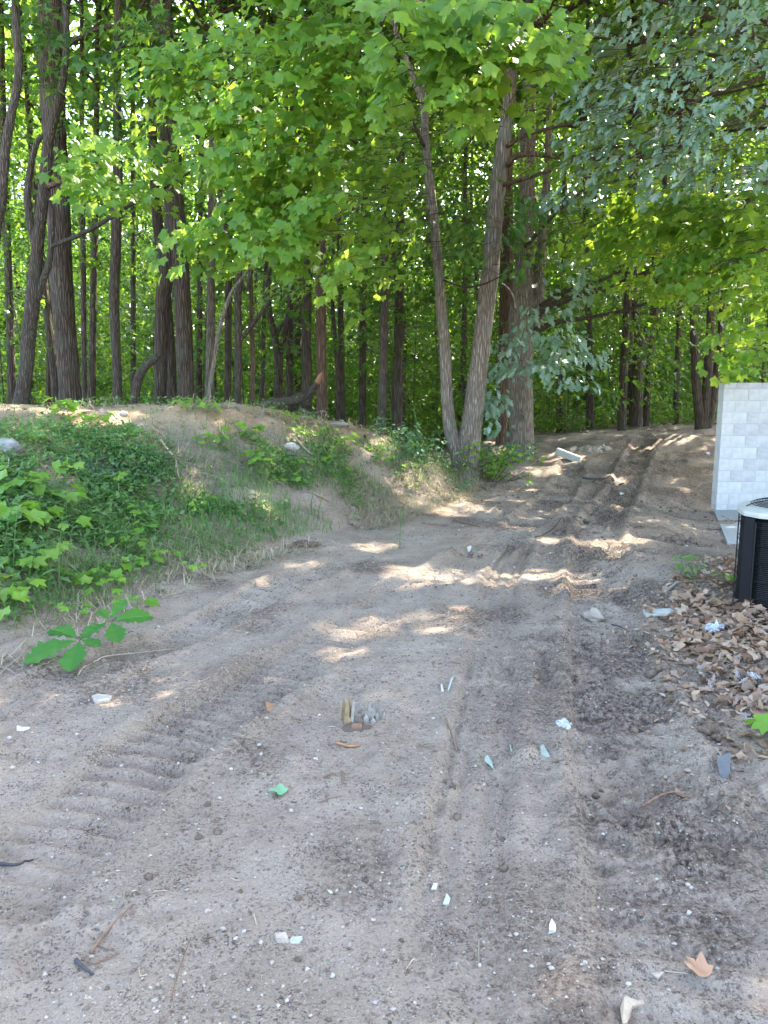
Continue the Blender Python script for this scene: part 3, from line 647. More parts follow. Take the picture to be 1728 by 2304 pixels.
t_oak = tree('massive grey tree with a knot hole behind the forked maple', 16.2,
    [[(1170, 1060, 64), (1171, 1020, 60), (1172, 960, 56), (1172, 900, 54), (1171, 840, 55), (1172, 780, 56), (1174, 720, 56), (1177, 660, 50), (1180, 600, 42), (1182, 540, 38), (1184, 480, 36), (1186, 400, 34), (1188, 300, 32), (1190, 180, 28), (1190, 60, 24), (1190, -40, 20)],
     [(1205, 740, 30), (1208, 690, 30), (1212, 640, 27), (1218, 560, 22), (1226, 470, 19), (1232, 380, 16), (1236, 240, 13), (1238, 60, 10)]], M_BARKG, 18, name='oak_tree', crown_r=4.5, crown_n=120, crown_z=(9, 18), leafm=M_SILVER, sides=16,
    limbs=[((16, 14.5), [(1200, 715, 20), (1235, 690, 18), (1280, 672, 16), (1340, 655, 15), (1400, 636, 14), (1450, 615, 11), (1500, 590, 9), (1560, 570, 6)], M_BARKT),
           ((16, 15), [(1205, 745, 16), (1250, 725, 12), (1320, 715, 9), (1400, 700, 8), (1460, 680, 5)], M_BARKT),
           ((16, 15.4), [(1215, 690, 12), (1260, 660, 9), (1330, 640, 8), (1420, 600, 6)], M_BARKT),
           ((16, 15.2), [(1180, 555, 9), (1215, 520, 9), (1250, 480, 8), (1310, 430, 6), (1340, 400, 5)], M_BARKT)])
a = Acc(); knot = pt(1173, 938, 15.92); th = np.linspace(0, 2*math.pi, 17)[:-1]
ring = np.stack([knot[0]+.055*np.cos(th), np.full(16, knot[1]-.005), knot[2]+.06*np.sin(th)], -1); tube(a, np.vstack([ring, ring[:1]]), np.full(17, .018), 6, .2, False)
link('knot', a.mesh('knot', M_BARKG, True, t_oak['base']), t_oak['root'])
tree('reddish trunk glowing rust coloured at its foot, close behind the knotted tree', 17.4, [[(1128, 1050, 28), (1128, 980, 26), (1130, 900, 25), (1134, 820, 27), (1137, 720, 29), (1140, 620, 30), (1141, 520, 28), (1140, 400, 25), (1140, 200, 20), (1140, -30, 16)]], M_BARKR, 17, crown_r=3, crown_n=50)
# right side
t_yr = tree('dark tree splitting into a narrow Y at the far bank', 20.5, [[(1430, 1020, 32), (1431, 940, 29), (1432, 860, 28), (1438, 800, 28), (1441, 770, 28), (1434, 730, 17), (1428, 680, 15), (1424, 560, 14), (1422, 420, 13), (1420, 240, 12), (1420, -20, 10)],
    [(1444, 780, 20), (1458, 742, 18), (1472, 710, 17), (1482, 650, 15), (1490, 560, 13), (1496, 420, 11), (1500, 200, 9)]], M_BARK, 17, crown_n=130, crown_r=4.6)
tree('straight slim trunk leaning toward the narrow Y tree', 20.0, [[(1398, 1020, 20), (1400, 920, 19), (1404, 820, 18), (1410, 720, 18), (1416, 620, 18), (1424, 500, 16), (1428, 380, 14), (1432, 180, 12), (1434, -20, 10)]], M_BARK, 15, crown_n=36)
tree('slender trunk right of the narrow Y tree', 21.0, [[(1450, 1015, 17), (1455, 920, 16), (1462, 820, 15), (1468, 720, 14), (1472, 600, 13), (1476, 400, 11), (1480, 100, 9)]], M_BARK, 15, crown_n=34)
t_clump = tree('clump of dark stems growing together beside the block wall', 19.0, [[(1578, 990, 26), (1574, 930, 22), (1566, 860, 20), (1562, 780, 18), (1560, 680, 15), (1556, 500, 13), (1552, 250, 10)],
    [(1582, 975, 24), (1588, 900, 22), (1594, 830, 20), (1598, 740, 17), (1602, 600, 14), (1606, 380, 11)], [(1590, 970, 20), (1604, 900, 18), (1614, 830, 16), (1622, 740, 13), (1630, 600, 10), (1636, 420, 8)]], M_BARK, 15, crown_n=110, crown_r=4.0, leafm=M_FOREST)
tree('small dark trunk standing left of the clump near the wall', 22.0, [[(1520, 1000, 14), (1522, 900, 13), (1526, 780, 12), (1530, 640, 10), (1532, 400, 9), (1532, 100, 8)]], M_BARK, 13, crown_n=26)
tree('thin trunk standing in the gap right of the knotted tree', 21.0, [[(1328, 1020, 18), (1327, 900, 17), (1326, 780, 16), (1322, 640, 14), (1318, 480, 12), (1316, 200, 10)]], M_BARK, 15, crown_n=36)
tree('very thin trunk between the knotted tree and the Y tree', 23.0, [[(1262, 1030, 12), (1262, 900, 11), (1264, 760, 10), (1268, 560, 9), (1270, 200, 8)]], M_BARK, 13, crown_n=26)
tree('thin trunk seen through the fork of the maple', 21.0, [[(1062, 1000, 14), (1046, 900, 13), (1044, 780, 12), (1046, 600, 10), (1048, 300, 8)]], M_BARK, 13, crown_n=26)
# more stems at the left, deeper
for k, (x, w, Yd, lb) in enumerate([(28, 16, 18, 'slim tree behind the crooked forked one'), (206, 15, 18.5, 'slim tree close right of the thickest straight trunk'), (190, 12, 17, 'thin leaning tree near the thickest straight trunk'), (300, 12, 20, 'thin tree seen behind the broken snag'),
                            (108, 12, 19, 'thin dark tree between crooked and thickest trunks'), (447, 13, 20, 'thin tree just right of the touching pair'), (588, 10, 19, 'very thin tree behind the rusty scarred sapling'), (650, 16, 18.5, 'dark tree inside the bowl shaped one'), (770, 14, 19, 'thin tree beyond the right end of the log'), (815, 16, 20.5, 'dark tree left of the slim mossy trunk')]):
    ln = rng.normal(0, 10)
    tree(lb, Yd, [[(x, 960, w*1.1), (x+ln*.2, 800, w), (x+ln*.5, 620, w*.95), (x+ln, 400, w*.9), (x+ln*1.3, 150, w*.75), (x+ln*1.5, -20, w*.6)]], M_BARK, 14, crown_n=28)
# right of view: one tree reaching in, the others added to shade the ground
t_R1 = tree('tree beyond the block wall whose broad bough hangs over the track', 11.5, [[(1990, 1250, 60), (1985, 700, 52), (1975, 200, 44), (1970, -200, 38)]], M_BARK, 17, crown_r=6.2, crown_n=330, crown_z=(6.2, 17), leafm=M_SILVER,  # crown above view widened and thickened to shade the foreground
    limbs=[((11.4, 12.4), [(1960, 230, 26), (1850, 330, 20), (1728, 412, 16), (1680, 458, 14), (1640, 500, 15), (1616, 516, 14)], M_BARKR), ((11.4, 10.6), [(1960, 100, 16), (1850, 130, 12), (1700, 180, 9), (1560, 230, 6), (1450, 300, 4)], M_BARKT), ((11.4, 11), [(1965, 420, 16), (1850, 480, 12), (1720, 560, 9), (1600, 600, 5)], M_BARKT)])
def off_tree(x, y, h, r, n, label):
    b = hz(x, y); root = thing('tree', label, 'tree', (x, y, b), 'trees standing beyond the right edge')
    a = Acc(); P = np.array([(x, y, b-.1), (x+.1, y, b+2.5), (x, y+.1, b+6), (x+.1, y, b+h*.7), (x, y, b+h)]); R = np.array((.26, .21, .18, .12, .03)); Q = smooth_line(P, 4)
    tube(a, Q, np.interp(np.linspace(0, 4, len(Q)), range(5), R), 9, .05); link('trunk', a.mesh('trunk', M_BARK, True, (x, y, b)), root)
    t = dict(root=root, base=np.array((x, y, b)), acc=Acc(), tw=Acc(), leafm=M_FOREST)
    th = rng.uniform(0, 2*math.pi, n); rr = r*np.sqrt(rng.uniform(.02, 1, n)); zz = b+rng.uniform(h*.44, h, n)
    C = np.stack([x+rr*np.cos(th), y+rr*np.sin(th), zz], -1); D = np.stack([np.cos(th), np.sin(th), 0*th+.1], -1)
    sprays(t['acc'], None, C, D, DIAM, .30, 26, 1.5, 1.5, .25)
    for k in range(0, n, 4): tube(t['tw'], np.array([(x, y, zz[k]-.8), C[k]+D[k]*.6]), [.05, .01], 4, cap=False)
    TREES.append(t)
for (x, y, h, r, n) in ((9.5, 9, 17, 4, 150), (13, 13, 18, 4, 150), (9.5, 15.5, 18, 4, 150), (8, 6, 15, 3.8, 200), (6.2, 8.2, 15, 3.4, 190), (13.5, 7, 17, 4, 140), (14, 19, 18, 4, 130), (11, 22, 18, 4, 130), (17.5, 14, 18, 4, 110), (17, 9.5, 17, 4, 110)):  # added off to the right to block sun from the ground
    off_tree(x, y, h, r, n, 'leafy tree added beyond the right edge to shade the ground')
for (x, y, h, r, n) in ((-9.5, 13, 18, 3.8, 80), (-10, 18, 18, 4, 80)):
    off_tree(x, y, h, r, n, 'tall leafy tree standing past the end of the bank')

# foliage in view, hung on the trees it belongs to: (tree, x, y, rx, ry, distance, spread, leaves per m2, kind, size, droop, face)
SINGLES = {}
def foliage(t, x, y, rx, ry, Y, dY, dens, kind, size=.13, droop=.45, face=.5, single=None):
    c = pt(x, y, Y); sc_ = Y/F_PX; area = math.pi*rx*ry*sc_*sc_
    per = 14; n = max(2, int(dens*area/(per*size*size*.55)))
    th = rng.uniform(0, 2*math.pi, n); r = np.sqrt(rng.uniform(0, 1, n))
    C = np.stack([c[0]+r*np.cos(th)*rx*sc_, Y+rng.normal(0, dY, n), c[2]+r*np.sin(th)*ry*sc_], -1)
    src = t['line'][np.argmin(np.abs(t['line'][:, 2]-c[2]))] if 'line' in t else t['base']
    D = C-src; D[:, 2] *= .15; D = norm(D)+rng.normal(0, .45, D.shape)*(1, 1, .25); D[:, 1] -= .25; D[:, 2] -= .12
    mats = {'maple': (M_MAPLE, MAPLE_S), 'forest': (M_FOREST, LOBE3), 'silver': (M_SILVER, OAKS), 'mapleF': (M_MAPLE, LOBE3)}[kind]
    L_, W_ = .62, .5
    C = C-norm(D)*L_*.5
    if single is not None:
        sprays(None, t['tw'], C, D, mats[1], size, per, L_, W_, droop, face, keep_single=SINGLES.setdefault(single, []))
        return
    if mats[0] is t['leafm']: acc = t['acc']
    else:
        acc = t.setdefault('acc2', Acc()); t['leafm2'] = mats[0]
    sprays(acc, t['tw'], C, D, mats[1], size, per, L_, W_, droop, face)
# maple bough hanging in front, brightest leaves
for q in [(1060, 60, 200, 80, 7.0, .35, 2.6), (1150, 120, 110, 80, 7.2, .3, 2.4), (980, 130, 110, 110, 7.6, .4, 2.0), (1095, 215, 50, 45, 7.4, .2, 2.2), (930, 40, 90, 60, 7.4, .3, 1.8)]:
    q = (*q[:-1], q[-1]*2.3); foliage(t_maple, *q, 'maple', .122, .75, .6, single='maple')
for q in [(500, 180, 130, 90, 10.5, .5, 2.0), (590, 300, 130, 100, 10.2, .5, 2.3), (660, 420, 120, 90, 10.0, .4, 2.4), (730, 520, 80, 80, 9.8, .3, 2.2), (470, 545, 70, 55, 10.2, .3, 2.0), (560, 500, 90, 70, 10.2, .4, 1.7), (780, 585, 40, 45, 9.6, .2, 1.6), (620, 560, 60, 30, 10, .3, 1.2)]:
    q = (*q[:-1], q[-1]*2.3); foliage(t_maple, *q, 'maple', .135, .75, .55, single='maple2')
for q in [(720, 80, 150, 90, 9.5, .5, 2.2), (800, 200, 110, 100, 10, .5, 2.0), (760, 330, 90, 110, 11, .6, 1.8), (880, 330, 80, 120, 11.6, .6, 1.6), (900, 480, 70, 100, 11.8, .6, 1.3), (840, 620, 70, 70, 12, .6, .9)]:
    q = (*q[:-1], q[-1]*2.3); foliage(t_maple, *q, 'maple', .135, .5, .5)
for q in [(260, 400, 110, 75, 11.2, .35, 2.2), (200, 350, 50, 40, 11.2, .3, 1.6), (340, 380, 40, 50, 11, .3, 1.4)]:
    q = (*q[:-1], q[-1]*1.5); foliage(t_crook, *q, 'maple', .135, .55, .6, single='crook')
for q in [(230, 160, 170, 120, 12.5, .8, 1.5), (60, 120, 90, 130, 13, .8, 1.1), (440, 90, 110, 90, 12.6, .7, 1.5), (330, 260, 70, 60, 12.8, .6, 1.2)]:
    q = (*q[:-1], q[-1]*1.9); foliage(t_big1, *q, 'forest', .15, .35, .3)
for q in [(1060, 545, 90, 70, 12.4, .5, 1.8), (1000, 530, 80, 55, 12.2, .4, 1.6), (1110, 600, 60, 45, 12.4, .3, 1.4), (950, 500, 60, 50, 12.4, .3, 1.2), (1150, 480, 70, 70, 12.6, .4, 1.3)]:
    q = (*q[:-1], q[-1]*2.3); foliage(t_maple, *q, 'silver', .165, .5, .5)
for q in [(1260, 480, 60, 60, 13.5, .4, 1.9), (1240, 560, 70, 60, 13.6, .4, 1.8), (1280, 640, 60, 50, 13.6, .4, 1.2), (1180, 660, 40, 40, 13.8, .3, 1.0),
          (1180, 790, 80, 60, 14.0, .4, 1.9), (1280, 800, 60, 60, 13.8, .4, 1.9), (1120, 860, 45, 60, 14.2, .4, 1.7), (1100, 940, 45, 50, 14.2, .4, 1.4), (1230, 740, 60, 40, 14, .4, 1.3)]:
    q = (*q[:-1], q[-1]*1.9); foliage(t_oak, *q, 'silver', .165, .5, .5)
for q in [(1420, 80, 160, 90, 10.5, .7, 1.5), (1600, 90, 150, 100, 10, .7, 1.8), (1420, 220, 120, 90, 10.2, .6, 1.5), (1560, 240, 170, 90, 9.5, .6, 2.2), (1660, 330, 110, 90, 9.2, .5, 2.4), (1480, 370, 120, 60, 10.3, .6, 1.5), (1340, 330, 80, 60, 11, .5, 1.0), (1330, 200, 70, 80, 11, .5, 1.1)]:
    q = (*q[:-1], q[-1]*2.5); foliage(t_R1, *q, 'silver', .135, .4, .35)
for q in [(1560, 520, 130, 80, 12, .6, 1.7), (1640, 610, 100, 70, 11.6, .5, 1.7), (1440, 480, 120, 70, 13.5, .7, 1.5), (1320, 480, 90, 90, 14, .7, 1.3), (1670, 470, 70, 60, 11.4, .4, 1.7), (1500, 620, 90, 40, 13, .5, 1.1), (1700, 200, 50, 80, 10, .5, 1.4)]:
    q = (*q[:-1], q[-1]*2.5); foliage(t_R1, *q, 'maple', .135, .5, .45)
foliage(t_R1, 1665, 755, 58, 68, 11.4, .25, 2.6, 'maple', .135, .6, .65, single='right')
foliage(t_R1, 1690, 690, 40, 30, 11.4, .25, 2.0, 'maple', .135, .6, .6, single='right')
foliage(t_R1, 1570, 70, 35, 25, 9.8, .1, .5, 'maple', .12, .6, .5)

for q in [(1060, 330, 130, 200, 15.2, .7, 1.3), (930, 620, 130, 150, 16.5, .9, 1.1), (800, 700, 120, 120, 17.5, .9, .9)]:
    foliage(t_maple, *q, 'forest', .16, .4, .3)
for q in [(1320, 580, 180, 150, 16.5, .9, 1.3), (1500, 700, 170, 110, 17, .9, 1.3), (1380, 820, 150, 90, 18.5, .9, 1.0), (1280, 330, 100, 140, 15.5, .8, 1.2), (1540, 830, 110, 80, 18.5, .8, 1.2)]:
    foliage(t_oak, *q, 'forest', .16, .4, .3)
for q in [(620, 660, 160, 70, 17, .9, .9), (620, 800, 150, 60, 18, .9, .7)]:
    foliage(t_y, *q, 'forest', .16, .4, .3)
for q in [(980, 250, 120, 160, 13.8, .6, 2.0), (1060, 420, 70, 110, 14.2, .5, 1.6), (840, 480, 90, 130, 13.5, .6, 2.0), (900, 380, 100, 150, 13.0, .6, 1.8), (690, 610, 90, 50, 12.0, .4, 1.5), (330, 130, 120, 110, 12.4, .6, 1.6), (560, 90, 120, 90, 11.6, .6, 2.2), (430, 300, 90, 110, 12.2, .5, 1.8)]:
    foliage(t_maple, *q, 'mapleF', .135, .5, .45)
for q in [(1300, 430, 160, 120, 14.2, .7, 1.3), (1450, 560, 150, 90, 13.2, .6, 1.4), (1380, 300, 120, 120, 12.5, .6, 1.4), (1600, 450, 130, 110, 11.8, .6, 1.6), (1640, 560, 110, 80, 11.4, .5, 1.8), (1240, 130, 120, 130, 13, .6, 2.0), (1700, 600, 60, 60, 11.2, .4, 2.0)]:
    foliage(t_R1, *q, 'mapleF', .135, .5, .45)
# leaves that the photo lets one pick out: the 300 that show largest of a bough are parts, the rest one mass
def fine_leaf(T, cup=.2, roll=.3, wav=.05, wid=1.0):
    """a leaf with an inner ring so that it can cup, droop and curl at the lobes"""
    TV, TF = T; c = TV[0, :2]; out = TV[1:, :2].copy(); out[:, 0] *= wid; out = out+rng.normal(0, .022, out.shape); n = len(out); inn = c+(out-c)*.55
    V2 = np.vstack([[c], inn, out]); rr = np.hypot(V2[:, 0], V2[:, 1]-c[1]); z = cup*np.abs(V2[:, 0])**1.3-roll*np.clip(V2[:, 1], 0, 2)**2*.6
    z += rng.normal(0, wav, len(V2))*np.clip(rr*1.6, 0, 1)
    k = np.arange(n); k2 = (k+1) % n; F3 = np.vstack([np.stack([0*k, 1+k, 1+k2], -1), np.stack([1+k, 1+n+k, 1+n+k2], -1), np.stack([1+k, 1+n+k2, 1+k2], -1)])
    return np.c_[V2, z], F3
LEAF_ME = []
for k in range(8):
    V, TF = fine_leaf(MAPLE_S, rng.uniform(-.3, .45), rng.uniform(-.05, .55), .05, rng.uniform(.85, 1.1)); a = Acc(); a.add(V, TF); LEAF_ME.append(a.mesh('leaf', M_MAPLE, True))
def basis_euler(Yv, Nv):
    from mathutils import Matrix
    y = Yv/np.linalg.norm(Yv); x = np.cross(y, Nv); x /= np.linalg.norm(x)+1e-9; z = np.cross(x, y)
    return Matrix(((x[0], y[0], z[0]), (x[1], y[1], z[1]), (x[2], y[2], z[2]))).to_euler()
def place_leaves(t, key, limit, meshes=LEAF_ME, T=MAPLE_S):
    P, Yv, Nv, S = [np.concatenate(v) for v in zip(*SINGLES[key])]
    x, y, d = project(P); vis = (x > 0) & (x < 1728) & (y > 0) & (y < 2304)
    order = np.argsort(np.where(vis, -S/d, 0)); big = order[:limit]; rest = order[limit:]
    b = t['base']
    first = {}
    for q, i in enumerate(big):
        me = meshes[q % len(meshes)]
        o = link('leaf', me, t['root'], P[i]-b, basis_euler(Yv[i], Nv[i]), S[i])
    if len(rest):
        if t['leafm'] is not M_MAPLE:
            acc = t.setdefault('acc2', Acc()); t['leafm2'] = M_MAPLE
        else: acc = t['acc']
        add_leaves(acc, P[rest], Yv[rest], Nv[rest], S[rest], T)
SINGLES['mapleall'] = SINGLES['maple']+SINGLES['maple2']
place_leaves(t_maple, 'mapleall', 300); place_leaves(t_crook, 'crook', 220); place_leaves(t_R1, 'right', 200)

# ------------------------------------------------------------------ the wood behind: individual slender trees with understorey foliage
BG = []
spots = []
tries = 0
while len(spots) < 36 and tries < 9000:
    tries += 1
    y = rng.uniform(17.5, 44); x = rng.uniform(-.60, .60)*y
    px_, py_, _ = project(np.array((x, y, 2.0)))
    if any((x-a_)**2+(y-b_)**2 < 1.5**2 for a_, b_ in spots): continue
    if abs(px_-1170) < 40 or (1.9 < x < 8 and y < 22): continue
    spots.append((x, y))
spots.sort(key=lambda s: s[1])
for k, (x, y) in enumerate(spots):
    z = hz(x, y); w = rng.uniform(.035, .09) if rng.random() < .75 else rng.uniform(.09, .15)
    h = rng.uniform(9, 16)
    root = thing('tree', 'slender dark trunked tree deep in the shaded wood', 'tree', (x, y, z), 'slender trees deep in the wood')
    a = Acc(); lx, ly = rng.normal(0, .45, 2)
    P = np.array([(x, y, z-.1), (x+lx*.15+rng.normal(0, .05), y, z+h*.15), (x+lx*.4+rng.normal(0, .1), y+ly*.2, z+h*.35), (x+lx, y+ly*.5, z+h*.65), (x+lx*1.3, y+ly, z+h)])
    Q = smooth_line(P, 3); tube(a, Q, np.interp(np.linspace(0, 4, len(Q)), range(5), w*np.array((1.1, 1, .9, .65, .15))), 7, .05)
    if rng.random() < .4:
        q = P[1]*.3+P[2]*.7; d = rng.normal(0, 1, 2); d /= np.linalg.norm(d)
        tube(a, smooth_line([q, q+(d[0]*.5, d[1]*.3, 1.0), q+(d[0]*1.0, d[1]*.6, 2.6), q+(d[0]*1.3, d[1]*.6, 4.6)], 3), np.linspace(w*.6, w*.2, 10), 6, .04)
    link('trunk', a.mesh('trunk', M_BARK, True, (x, y, z)), root)
    t = dict(root=root, base=np.array((x, y, z)), acc=Acc(), tw=Acc(), leafm=M_FOREST, line=P); TREES.append(t); BG.append(t)
BGXY = np.array(spots)
def fill(n, ylo, yhi, zlo, zhi, size, per, length, width, T, thr=-.15, zpow=1.0, xlim=.62):
    y = rng.uniform(ylo, yhi, n); x = rng.uniform(-xlim, xlim, n)*y; zr = zlo+(zhi-zlo)*rng.uniform(0, 1, n)**zpow
    dens = fbm(x*.45+zr*.23, y*.45+zr*.61, 131, 3)
    ok = dens > thr
    ok &= ~((x > 1.4) & (y < 19.5+.1*x) & (zr < 2.2))
    x, y, zr = x[ok], y[ok], zr[ok]
    keepL = (x > -.12*y) | (zr < 8.5) | (rng.random(len(x)) < .45); x, y, zr = x[keepL], y[keepL], zr[keepL]
    g = H0(x, y); C = np.stack([x, y, g+zr], -1); n = len(x)
    th = rng.uniform(0, 2*math.pi, n); D = np.stack([np.cos(th), np.sin(th), rng.normal(-.05, .15, n)], -1)
    own = np.argmin((BGXY[None, :, 0]-x[:, None])**2+(BGXY[None, :, 1]-y[:, None])**2, 1)
    for k in np.unique(own):
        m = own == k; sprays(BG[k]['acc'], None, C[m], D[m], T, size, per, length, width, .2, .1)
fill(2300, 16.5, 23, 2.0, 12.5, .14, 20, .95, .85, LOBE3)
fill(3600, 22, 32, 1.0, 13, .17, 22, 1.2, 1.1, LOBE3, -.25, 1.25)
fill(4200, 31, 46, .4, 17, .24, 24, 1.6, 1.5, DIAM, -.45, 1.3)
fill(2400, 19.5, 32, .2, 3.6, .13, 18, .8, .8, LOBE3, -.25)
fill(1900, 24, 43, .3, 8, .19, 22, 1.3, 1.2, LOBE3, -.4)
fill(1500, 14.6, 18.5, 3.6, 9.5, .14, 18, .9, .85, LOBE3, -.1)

fill(3000, 30, 46, 11, 21, .34, 24, 2.0, 1.9, DIAM, -.25)
fill(1500, 22, 31, 9, 18, .30, 24, 1.8, 1.7, DIAM, -.05)
# thin saplings standing in the shade
SAP_ME = []
for k in range(5):
    a = Acc(); h = rng.uniform(3, 5.5); l = rng.normal(0, .25, 2)
    P = np.array([(0, 0, -.05), (l[0]*.2, l[1]*.2, h*.3), (l[0]*.5+rng.normal(0, .05), l[1]*.5, h*.6), (l[0], l[1], h)]); Q = smooth_line(P, 3)
    tube(a, Q, np.linspace(.022, .006, len(Q)), 5); me1 = a.mesh('stem', M_BARKT, True)
    a = Acc(); n = 16; zz = rng.uniform(.5, h, n); th = rng.uniform(0, 6.28, n); C = np.stack([l[0]*zz/h, l[1]*zz/h, zz], -1); D = np.stack([np.cos(th), np.sin(th), 0*th+.1], -1)
    sprays(a, None, C, D, LOBE3, .12, 10, .7, .5, .3, .1, carve=False); SAP_ME.append((me1, a.mesh('foliage', M_FOREST)))
proto = None; n_s = 0
while n_s < 90:
    y = rng.uniform(16.2, 30); x = rng.uniform(-.5, .5)*y
    if (x > 1.3 and y < 20.5) or (abs(x-3) < 1 and y < 18): continue
    k = n_s % 5; r = thing('sapling', 'thin leafy sapling growing in the shade between the trunks', 'sapling', (x, y, hz(x, y)), 'saplings between the trunks', rng.uniform(0, 6.28))
    s = rng.uniform(.7, 1.25); r.scale = (s, s, s); n_s += 1
    link('stem', SAP_ME[k][0], r); tag(link('foliage', SAP_ME[k][1], r), kind='stuff')
n = 210; C = np.stack([3.1+3.3*rng.uniform(-1, 1, n), 9.7+2.7*rng.uniform(-1, 1, n), 9.6+2.6*rng.uniform(-1, 1, n)], -1); th = rng.uniform(0, 6.28, n)  # overhang above view, added to the maple to shade the near track
sprays(t_maple['acc'], None, C, np.stack([np.cos(th), np.sin(th), 0*th], -1), LOBE3, .24, 26, 1.5, 1.5, .25)
for k in range(0, n, 6): tube(t_maple['tw'], [np.array((1.6, 13.2, 8.2)), C[k]*.5+np.array((.9, 6.6, 4.4)), C[k]], [.06, .035, .012], 5, cap=False)
finish_trees()

# far wood that reads as one mass, and its floor cover
a = Acc(); n = 8000; ang = rng.uniform(-.75, .75, n); d = rng.uniform(46, 62, n)
C = np.stack([np.sin(ang)*d, np.cos(ang)*d, rng.uniform(0, 1, n)**1.9*19+.2], -1); th = rng.uniform(0, 6.28, n)
sprays(a, None, C, np.stack([np.cos(th), np.sin(th), 0*th], -1), DIAM, .45, 22, 2.6, 2.6, .2, .1, carve=False)
for k in range(130):
    an = rng.uniform(-.7, .7); dd = rng.uniform(46, 60); x, y = math.sin(an)*dd, math.cos(an)*dd
    tube(a, [(x, y, -.2), (x+rng.normal(0, .3), y, 7), (x+rng.normal(0, .5), y, 16)], [.2, .16, .05], 5, cap=False)
n = 3200; ang = rng.uniform(-.8, .8, n); d = rng.uniform(62, 76, n); C = np.stack([np.sin(ang)*d, np.cos(ang)*d, rng.uniform(2, 16, n)], -1); th = rng.uniform(0, 6.28, n)
sprays(a, None, C, np.stack([np.cos(th), np.sin(th), 0*th], -1), DIAM, .6, 22, 3.2, 3.2, .2, .1, carve=False)
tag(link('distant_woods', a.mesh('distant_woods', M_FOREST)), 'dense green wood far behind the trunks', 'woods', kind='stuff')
a = Acc(); n = 5000; y = rng.uniform(18.5, 40, n); x = rng.uniform(-.6, .6, n)*y
ok = (fbm(x*.5, y*.5, 151, 3) > -.1) & ~((x > 1.4) & (y < 20.5)); x, y = x[ok], y[ok]; C = np.stack([x, y, H(x, y)+rng.uniform(.05, .5, len(x))], -1); th = rng.uniform(0, 6.28, len(x))
sprays(a, None, C, np.stack([np.cos(th), np.sin(th), 0*th+.2], -1), DIAM, .12, 9, .5, .5, .2, 0)
tag(link('undergrowth', a.mesh('undergrowth', M_FOREST)), 'low leafy undergrowth covering the forest floor', 'undergrowth', kind='stuff')

# ------------------------------------------------------------------ block wall, slab
WY = 12.4; WX = pt(1610, 1148, WY)[0]; WZ = pt(1610, 1148, WY)[2]
wall = thing('block_wall', 'pale grey concrete block wall standing at the end of the dirt track', 'wall', (WX, WY, WZ))
BW, BH, TH, J = .40, .187, .20, .010
cells = []
zc = 0.0
rows = [.088]+[BH]*10+[.098]
blk = {}
for r_i, rh in enumerate(rows):
    x = 0.0; first = (BW/2 if r_i % 2 else BW)
    if r_i == 0: first = BW*.47
    while x < 3.4:
        w = first if x == 0 else BW
        cells.append((x+w/2, zc+rh/2, w-J, rh-J, r_i)); x += w
    zc += rh
WH = zc
a = Acc(); addbox(a, (1.75, .10, WH/2-.001), (3.475, TH-.012, WH-.012)); link('mortar', a.mesh('mortar', M_MORTAR), wall)
stain = {(2, 0), (3, 1), (3, 2), (4, 2), (4, 3), (5, 1), (6, 1), (6, 0), (7, 1), (8, 1), (8, 2), (9, 3), (5, 3), (3, 4), (7, 3)}
stain = {(11-1-a_, b_) for a_, b_ in stain}
stain = {(8, 1), (8, 2), (7, 1), (7, 2), (6, 1), (6, 2), (4, 1), (3, 1), (5, 2), (8, 4), (6, 4)}
cnt = {}
for (bx, bz, w, h, r_i) in cells:
    c_i = cnt.get(r_i, 0); cnt[r_i] = c_i+1
    st_ = (r_i, c_i) in stain or r_i in (0, 11)
    key = (round(w, 3), round(h, 3), st_, rng.integers(0, 2))
    if key not in blk:
        q = Acc(); addbox(q, (0, 0, 0), (w, TH, h), .0025, .0006); blk[key] = q.mesh('block', M_BLOCKS if st_ else M_BLOCK)
    link('block', blk[key], wall, (bx, TH/2+rng.normal(0, .0012), bz))
a = Acc()
pl = np.array([(5.38, WY-.005), (4.05, 8.9), (6.3, 8.7), (WX+3.4, WY-.005)]); zt = -.18-(pl[:, 1]-9.0)*(.15/3.4)
V = np.vstack([np.c_[pl, zt], np.c_[pl, zt-.35]])
a.add(V, [(0, 1, 2, 3), (1, 0, 4, 5), (2, 1, 5, 6), (3, 2, 6, 7), (0, 3, 7, 4), (7, 6, 5, 4)])
me = a.mesh('concrete_slab', M_SLAB); s_ = link('concrete_slab', me); tag(s_, 'grey concrete slab running from the wall foot toward the condenser', 'slab')

# ------------------------------------------------------------------ condenser
ax0 = gp(1643, 1367); AW_ = .80; rd = np.array((ax0[0], ax0[1]))/math.hypot(ax0[0], ax0[1]); AXc = ax0[0]+rd[0]*.34+rd[1]*.41; AY = ax0[1]+rd[1]*.34-rd[0]*.41; AZ = ax0[2]-.02; AW = .80; AH = .70; CH = .13
ac = thing('air_conditioner', 'black air conditioner condenser with cream lid standing in leaf litter', 'air conditioner', (AXc, AY, AZ), rotz=-math.atan2(rd[0], rd[1]))
def octo(hw, ch, bow=.045):
    """outline of a square with cut corners and slightly bowed sides"""
    pts = []
    for k in range(4):
        R_ = rotz(k*math.pi/2)[:2, :2]
        for s in np.linspace(-1, 1, 7): pts.append(R_ @ np.array((s*(hw-ch), -hw-bow*(1-s*s)+bow)))
    return np.array(pts)
def prism(a, pts, z0, z1, top=True):
    n = len(pts); V = np.vstack([np.c_[pts, np.full(n, z0)], np.c_[pts, np.full(n, z1)]]); k = np.arange(n)
    n0 = a.n; a.add(V, np.stack([k, (k+1) % n, n+(k+1) % n, n+k], -1))
    if top:
        a.L.append(np.arange(n, 2*n)+n0); a.S.append(np.array([n], np.int32)); a.L.append(np.arange(n)[::-1]+n0); a.S.append(np.array([n], np.int32))
